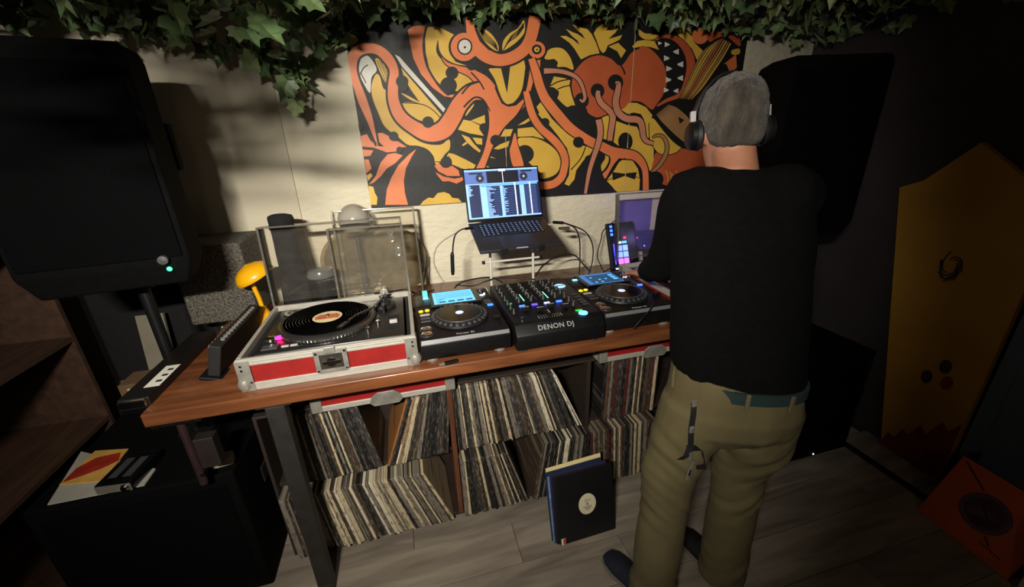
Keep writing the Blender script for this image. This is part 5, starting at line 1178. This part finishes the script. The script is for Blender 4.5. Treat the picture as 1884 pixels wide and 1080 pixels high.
# ------------------------------------------------------------------ the person at the decks
FA = RAD(22); S_ = V((cos(FA), -sin(FA), 0)); F_ = V((sin(FA), cos(FA), 0)); Z_ = V((0, 0, 1))
per = thing('person', 'person in black sweater and olive trousers, back turned, reaching to the decks', 'person', (1.68, -.33, 0))
def R_(c, hw, hd, n=28, p=.85, tilt=0):
    return [q+Z_*(tilt*((q-V(c)).dot(S_)/hw)) for q in circ(c, S_*hw, F_*hd, n, p)]
def limb(bm, pts, rad, n=16, k=4):
    P = smooth_path(pts, k); m = len(P); rr = []; s = None
    for i, p in enumerate(P):
        d = (P[min(i+1, m-1)]-P[max(i-1, 0)]).normalized()
        if s is None: s, u = frame_of(d)
        else: s = (s-d*s.dot(d)).normalized(); u = s.cross(d)
        q = i/(m-1)*(len(rad)-1); j = min(int(q), len(rad)-2); r = rad[j]+(rad[j+1]-rad[j])*(q-j)
        rr.append(circ(p, s*r, u*r, n))
    rings(bm, rr)
def ball(bm, c, rx, ry, rz, n=14, ax=None):
    ax = ax or (S_, F_, Z_); rr = []
    for i in range(1, 10):
        t = pi*i/10; rr.append(circ(V(c)-ax[2]*rz*cos(t), ax[0]*rx*sin(t), ax[1]*ry*sin(t), n))
    rings(bm, rr)
SHL, ELL, WRL = V((1.572, -.205, 1.455)), V((1.622, -.05, 1.215)), V((1.7, .165, 1.1))
SHR, ELR, WRR = V((1.822, -.30, 1.452)), V((1.91, -.1, 1.21)), V((1.95, .13, 1.11))
HIPL, KNL, ANL = V((1.615, -.30, .88)), V((1.535, -.305, .5)), V((1.505, -.355, .1))
HIPR, KNR, ANR = V((1.79, -.365, .88)), V((1.80, -.335, .5)), V((1.80, -.36, .1))
HC = V((1.675, -.2, 1.636)); HU = V((.0, .14, 1)).normalized(); HF = (F_-HU*F_.dot(HU)).normalized(); HF = (HF-Z_*.1).normalized(); HU = (HU-HF*HU.dot(HF)).normalized(); HS = HF.cross(HU).normalized()
def HR(z, hw, hd, f): return circ(HC+HU*z+HF*f, HS*hw, HF*hd, 24, .95)
def head_loft(bm, g=0.0, top=False):
    L_ = [(-.125, .028, .03, .055), (-.105, .048, .05, .038), (-.065, .061, .074, .02), (-.02, .069, .088, .008), (.03, .074, .095, 0), (.07, .069, .09, -.004), (.1, .053, .071, -.008), (.116, .028, .038, -.01)]
    rings(bm, [HR(z, w+g, d+g, f) for z, w, d, f in L_])
def hand(bm, wr, d, up, sgn, spread=.012, curl=.25, ln=1.0):
    d = d.normalized(); side = d.cross(up).normalized()*sgn; up = side.cross(d).normalized()*sgn
    if up.z < 0: up = -up
    rings(bm, [circ(wr-d*.03, side*.027, up*.021, 14), circ(wr, side*.028, up*.019, 14), circ(wr+d*.035, side*.038, up*.016, 14), circ(wr+d*.075, side*.042, up*.014, 14), circ(wr+d*.092, side*.036, up*.010, 14)])
    for i, (o, l, cu) in enumerate(((.030, .072, .1), (.010, .08, curl), (-.010, .074, curl), (-.029, .058, curl*1.1))):
        a = wr+d*.082+side*o; b = a+d*(l*.45)+side*(o*.2)-up*(l*.06); c = b+d*(l*.3)*(1-cu*.3)-up*(l*.3*cu); e = c+d*(l*.25)*(1-cu*.6)-up*(l*.3*cu*1.3)
        limb(bm, [a, b, c, e], [.0095, .0088, .0082, .0068], 10, 3)
    a = wr+d*.025+side*.03; limb(bm, [a, a+d*.03+side*.022-up*.006, a+d*.058+side*.028-up*.016], [.012, .0105, .0085], 10, 3)
bd = B()
head_loft(bd)
rings(bd, [circ(V((1.688, -.238, 1.47)), S_*.068, F_*.062, 18), circ(V((1.685, -.228, 1.53)), S_*.057, F_*.056, 18), circ(HC-HU*.07-HF*.018, HS*.054, HF*.056, 18), circ(HC-HU*.02-HF*.012, HS*.05, HF*.055, 18)])
# face: nose, brow, lips, ears
limb(bd, [HC+HF*.088+HU*.02, HC+HF*.1-HU*.008, HC+HF*.112-HU*.03], [.008, .011, .015], 10, 3); limb(bd, [HC+HF*.085-HS*.05+HU*.028, HC+HF*.096+HU*.03, HC+HF*.085+HS*.05+HU*.028], [.008, .011, .008], 8, 3)
limb(bd, [HC+HF*.082-HS*.022-HU*.068, HC+HF*.095-HU*.066, HC+HF*.082+HS*.022-HU*.068], [.006, .01, .006], 8, 3)
for s in (-1, 1): ball(bd, HC+HS*s*.074-HF*.002-HU*.012, .012, .022, .033, 12, (HS, HF, HU))
rings(bd, [R_((1.70, -.335, .86), .15, .1), R_((1.70, -.325, .98), .145, .098), R_((1.70, -.3, 1.15), .14, .095), R_((1.70, -.27, 1.32), .16, .1), R_((1.695, -.25, 1.43), .16, .085), R_((1.69, -.238, 1.49), .085, .06)])
for a, b_, c in ((SHL, ELL, WRL), (SHR, ELR, WRR)): limb(bd, [a, a.lerp(b_, .5), b_, b_.lerp(c, .5), c], [.052, .044, .04, .037, .026])
hand(bd, WRL, V((1.732, .372, 1.045))-WRL, V((0, 0, 1)), 1, curl=.35); hand(bd, WRR, V((.05, .2, -.06)), V((0, 0, 1)), -1, curl=.5)
for a, b_, c in ((HIPL, KNL, ANL), (HIPR, KNR, ANR)): limb(bd, [a, a.lerp(b_, .5), b_, b_.lerp(c, .4), c, c-Z_*.05], [.08, .072, .05, .052, .036, .036])
SKIN = mat('skin', (172, 118, 92), .55, var=.08, scale=30, bump=.05, bscale=200)
SKIN.node_tree.nodes['Principled BSDF'].inputs['Subsurface Weight'].default_value = .1; SKIN.node_tree.nodes['Principled BSDF'].inputs['Subsurface Radius'].default_value = (.01, .004, .002)
def put(nm, me, m, label=None):
    me.transform(mw(per).inverted()); me.name = nm; me.materials.clear(); o = add(nm, me, m, per); 
    if label: o['label'] = label
    return o
body = put('body', remeshed(bd, .0052, 5), SKIN)
for s in (-1, 1):
    e = part('eye', lathe(B(), [(0, -.012)]+[(.012*sin(t*pi/8), -.012*cos(t*pi/8)) for t in range(1, 8)]+[(0, .012)], HC+HF*.082+HS*s*.031+HU*.012, 14), WHITE, per, world=True, smooth=True)
    part('iris', lathe(B(), [(0, -.004), (.005, -.002), (0, .002)], HC+HF*.0935+HS*s*.031+HU*.012, 10, Matrix((HS, HU, HF)).transposed()), INK, e, world=True)
# hair: cap following the skull, cropped at nape and brow
hb = B()
HLs = [(-.066, .04, .03, -.06), (-.05, .062, .056, -.037), (-.02, .073, .078, -.018), (.02, .081, .094, -.006), (.06, .079, .1, -.004), (.09, .067, .088, -.006), (.112, .047, .062, -.008), (.126, .02, .028, -.01)]
rings(hb, [HR(z, w, d, f) for z, w, d, f in HLs])
hm = remeshed(hb, .006, 4)
NV = [v.normal.copy() for v in hm.vertices]
for v, nv in zip(hm.vertices, NV):
    q = v.co*60; v.co += nv*(.0035*noise.noise(q)+.002*noise.noise(q*2.3))
HAIR = mat('grey_brown_hair', (62, 54, 45), .75, var=.6, scale=45, stretch=(1, 1, .35), bump=.8, bscale=160, sheen=.2)
put('hair', hm, HAIR)
# sweater
sb_ = B()
rings(sb_, [R_((1.708, -.332, .938), .186, .134, tilt=-.016), R_((1.706, -.328, .975), .190, .136, tilt=-.02), R_((1.702, -.315, 1.08), .186, .13, tilt=-.01), R_((1.70, -.29, 1.22), .184, .128), R_((1.70, -.27, 1.34), .188, .124), R_((1.698, -.255, 1.42), .18, .11), R_((1.694, -.245, 1.475), .132, .088), R_((1.688, -.238, 1.512), .082, .07), R_((1.687, -.236, 1.526), .07, .064)])
for a, b_, c in ((SHL, ELL, WRL), (SHR, ELR, WRR)):
    i_ = V((1.70, -.255, 1.44)); w_ = b_.lerp(c, .8)
    limb(sb_, [i_.lerp(a, .45), a, a.lerp(b_, .45), b_, b_.lerp(w_, .5), w_], [.085, .078, .066, .06, .052, .044], 18)
sw = remeshed(sb_, .007, 6)
def folds(me, amp, sc, seed=0, zmin=-9):
    NV = [v.normal.copy() for v in me.vertices]
    for v, nv in zip(me.vertices, NV):
        q = V((v.co.x*sc[0]+seed, v.co.y*sc[1], v.co.z*sc[2])); v.co += nv*amp*(noise.noise(q)+.5*noise.noise(q*2.1))
folds(sw, .006, (9, 9, 7), 3)
put('sweater', sw, mat('black_knit', (11, 11, 12), .95, var=.2, scale=60, bump=.3, bscale=500, spec=.1), 'plain black long-sleeved sweater')
# trousers
tb_ = B()
rings(tb_, [R_((1.706, -.338, .94), .182, .132, tilt=-.045), R_((1.704, -.34, .9), .187, .137, tilt=-.012), R_((1.702, -.342, .84), .194, .143), R_((1.70, -.34, .78), .186, .134), R_((1.70, -.335, .73), .15, .095)])
limb(tb_, [V((1.60, -.315, .84)), V((1.578, -.31, .7)), KNL+V((.005, 0, .05)), KNL-V((0, .01, .1)), ANL+V((0, .01, .12)), ANL-Z_*.055], [.105, .1, .086, .081, .078, .082], 20)
limb(tb_, [V((1.80, -.38, .84)), V((1.805, -.37, .7)), KNR+V((0, 0, .05)), KNR-V((0, .01, .1)), ANR+V((0, .01, .12)), ANR-Z_*.055], [.105, .1, .086, .081, .078, .082], 20)
tr = remeshed(tb_, .007, 5)
NV = [v.normal.copy() for v in tr.vertices]
for v, nv in zip(tr.vertices, NV):
    x, y_, z = v.co; k = max(0, 1-abs(z-.66)/.16)+.8*max(0, 1-abs(z-.45)/.12)+.7*max(0, 1-abs(z-.14)/.1)
    q = V((x*6, y_*6, z*26-abs(x-1.7)*22)); v.co += nv*(.006*noise.noise(V((x*10, y_*10, z*6)))+.013*min(k, 1.2)*noise.noise(q))
OLV = mat('olive_twill', (98, 88, 58), .9, var=.1, scale=14, bump=.12, bscale=420)
trs = put('trousers', tr, OLV, 'olive cotton trousers')
# waistband, belt loops, pocket details
b = B(); prev = None
for k in range(29):
    th = -2.4+2.7*k/28; cur = []; sc_ = 1-.07*max(0, min(1, (-1.75-th)/.45))
    for hw, hd, zz, tl in ((.189, .142, .916, -.006), (.1885, .1405, .95, -.01), (.18, .132, .95, -.01), (.18, .132, .916, -.006)):
        cur.append(b.verts.new(V((1.707, -.337, zz+tl*cos(th)))+S_*(sc_*hw*math.copysign(abs(cos(th))**.85, cos(th)))+F_*(sc_*hd*math.copysign(abs(sin(th))**.85, sin(th)))))
    if prev:
        for q in range(4): b.faces.new((prev[q], prev[(q+1) % 4], cur[(q+1) % 4], cur[q]))
    prev = cur
part('belt', b, mat('teal_belt', (26, 46, 46), .85, var=.15), per, world=True, smooth=True)
for th in (-1.1, -1.65):
    p = V((1.705, -.338, .93))+S_*(.192*math.copysign(abs(cos(th))**.85, cos(th)))-F_*(.145*abs(sin(th))**.85); nn = (S_*cos(th)/.19+F_*sin(th)/.14).normalized(); s2 = nn.cross(Z_).normalized()
    part('belt_loop', box(B(), p+Z_*(.0-.016*cos(th)), (.011, .006, .05), Matrix((s2, nn, Z_)).transposed()), OLV, per, world=True, bev=.0015)
def on_back(px, py):   # first hit of the trouser surface along the photo's ray
    return None
from mathutils.bvhtree import BVHTree
wm = [mw(per) @ v.co for v in tr.vertices]; TB = BVHTree.FromPolygons(wm, [p.vertices[:] for p in tr.polygons])
def hit(px, py, off=.004):
    d = ray(px, py).normalized(); r = TB.ray_cast(CAM, d)
    return (r[0]-d*off) if r[0] else CAM+d*1.15
b = B(); tube(b, [hit(1250, 660, .002), hit(1240, 684, .003), hit(1238, 712, .003)], .004, 6, 4); part('pocket_edge', b, OLV, per, world=True)
# lanyard hanging from the rear pocket
pts = [hit(1277, 742, .008), hit(1276, 762, .012), hit(1272, 790, .014), hit(1271, 820, .016)]
ky = thing('key_lanyard', 'black key strap with metal clips hanging from the rear trouser pocket', 'lanyard', pts[0])
def flatband(bm, P, w, t=.002):
    sd_ = CR
    rr = [[p-sd_*w/2, p+sd_*w/2, p+sd_*w/2+CF*t, p-sd_*w/2+CF*t] for p in P]; rings(bm, rr)
b = B(); flatband(b, smooth_path(pts, 4), .016); part('strap', b, BLK2, ky, world=True)
e0 = pts[-1]
for p in (pts[0], pts[2]): part('metal_clip', box(B(), p-CF*.003, (.014, .006, .022)), STEEL, ky, world=True, bev=.002)
b = B(); flatband(b, [e0, e0+V((.03, 0, -.03)), e0+V((.05, -.005, -.1))], .03); part('leather_fob', b, BLK2, ky, world=True)
b = B(); flatband(b, [e0, e0+V((-.012, -.005, -.03)), e0+V((-.03, 0, -.045))], .02); part('leather_fob', b, BLK2, ky, world=True)
for dx, dz, l in ((.0, -.02, .03), (.01, -.06, .05), (.004, -.085, .04)): part('key', box(B(), e0+V((dx, -.006, dz-l/2)), (.011, .003, l), Matrix.Rotation(dx*20, 3, 'Y')), STEEL, ky, world=True, bev=.0012)
# shoes
def shoe(label, heel, toe, m):
    d = (toe-heel); L_ = d.length; d.normalize(); s = V((d.y, -d.x, 0)); rr = []
    for t, w, h in ((0, .02, .05), (.03, .034, .075), (.12, .037, .085), (.3, .038, .085), (.5, .043, .062), (.72, .05, .048), (.88, .044, .036), (.97, .028, .024), (1, .01, .014)):
        c = heel+d*(L_*t); rr.append([c+s*(w*cos(a))+Z_*(.016+max(0, sin(a))*(h-.016)+min(0, sin(a))*.004) for a in [2*pi*k/18 for k in range(18)]])
    o = part('shoe', rings(B(), rr), m, per, world=True, smooth=True, ang=1.2, label=label)
    b = B(); pr = []
    for sg in (1, -1):
        seq = ((0, .022), (.04, .036), (.12, .04), (.3, .04), (.5, .046), (.72, .053), (.88, .047), (.97, .031), (1.01, .01))
        for t, w in (seq if sg > 0 else seq[::-1]): pr.append(heel+d*(L_*t)+s*(w*sg)+Z_*.001)
    part('sole', prism(b, pr, (0, 0, .017)), mat('pale_sole', (120, 116, 110), .7, var=.15), o, world=True)
    b = B()
    for t in (.46, .54, .62):
        c = heel+d*(L_*t)+Z_*(.068-(t-.46)*.09); tube(b, [c-s*.024-Z_*.006, c+Z_*.004, c+s*.024-Z_*.006], .003, 6, 3)
    part('laces', b, BLK2, o, world=True)
shoe('dark navy sneaker', V((1.515, -.405, 0)), V((1.428, -.145, 0)), mat('navy_shoe', (22, 26, 44), .8, var=.2, scale=30, bump=.1)); shoe('black sneaker', V((1.815, -.42, 0)), V((1.79, -.135, 0)), mat('black_shoe', (14, 14, 17), .7, var=.2, scale=30))
# headphones
hp = thing('headphones', 'black headphones worn over the ears of the person', 'headphones', HC+HU*.13)
b = B(); arc = [HC+HS*(.094*cos(t))+HU*(-.012+.15*sin(t))+HF*.02 for t in [pi*k/14 for k in range(15)]]
flat_ = []
for i, p in enumerate(arc):
    r_ = (p-HC).normalized(); flat_.append([p-HF*.014, p+HF*.014, p+HF*.014+r_*.007, p-HF*.014+r_*.007])
part('headband', rings(b, flat_), BLK, hp, world=True, bev=0)
for s in (-1, 1):
    M3 = Matrix((HF, HU, HS*s)).transposed(); c = HC+HS*s*.078-HU*.016+HF*.012
    cu_ = part('ear_cup', lathe(B(), [(0, .036), (.026, .034), (.037, .026), (.038, .012), (0, .012)], c, 28, M3), BLK, hp, world=True, smooth=True)
    part('ear_pad', lathe(B(), [(.016, -.003), (.034, -.003), (.041, .004), (.039, .013), (.016, .013), (.016, -.003)], c, 28, M3), mat('pad_leather', (16, 16, 17), .6, var=.2), cu_, world=True, smooth=True)
    part('hinge', box(B(), c+HU*.045+HS*s*.018, (.014, .014, .04), Matrix((HF, HS, HU)).transposed()), LGREY, cu_, world=True, bev=.002)
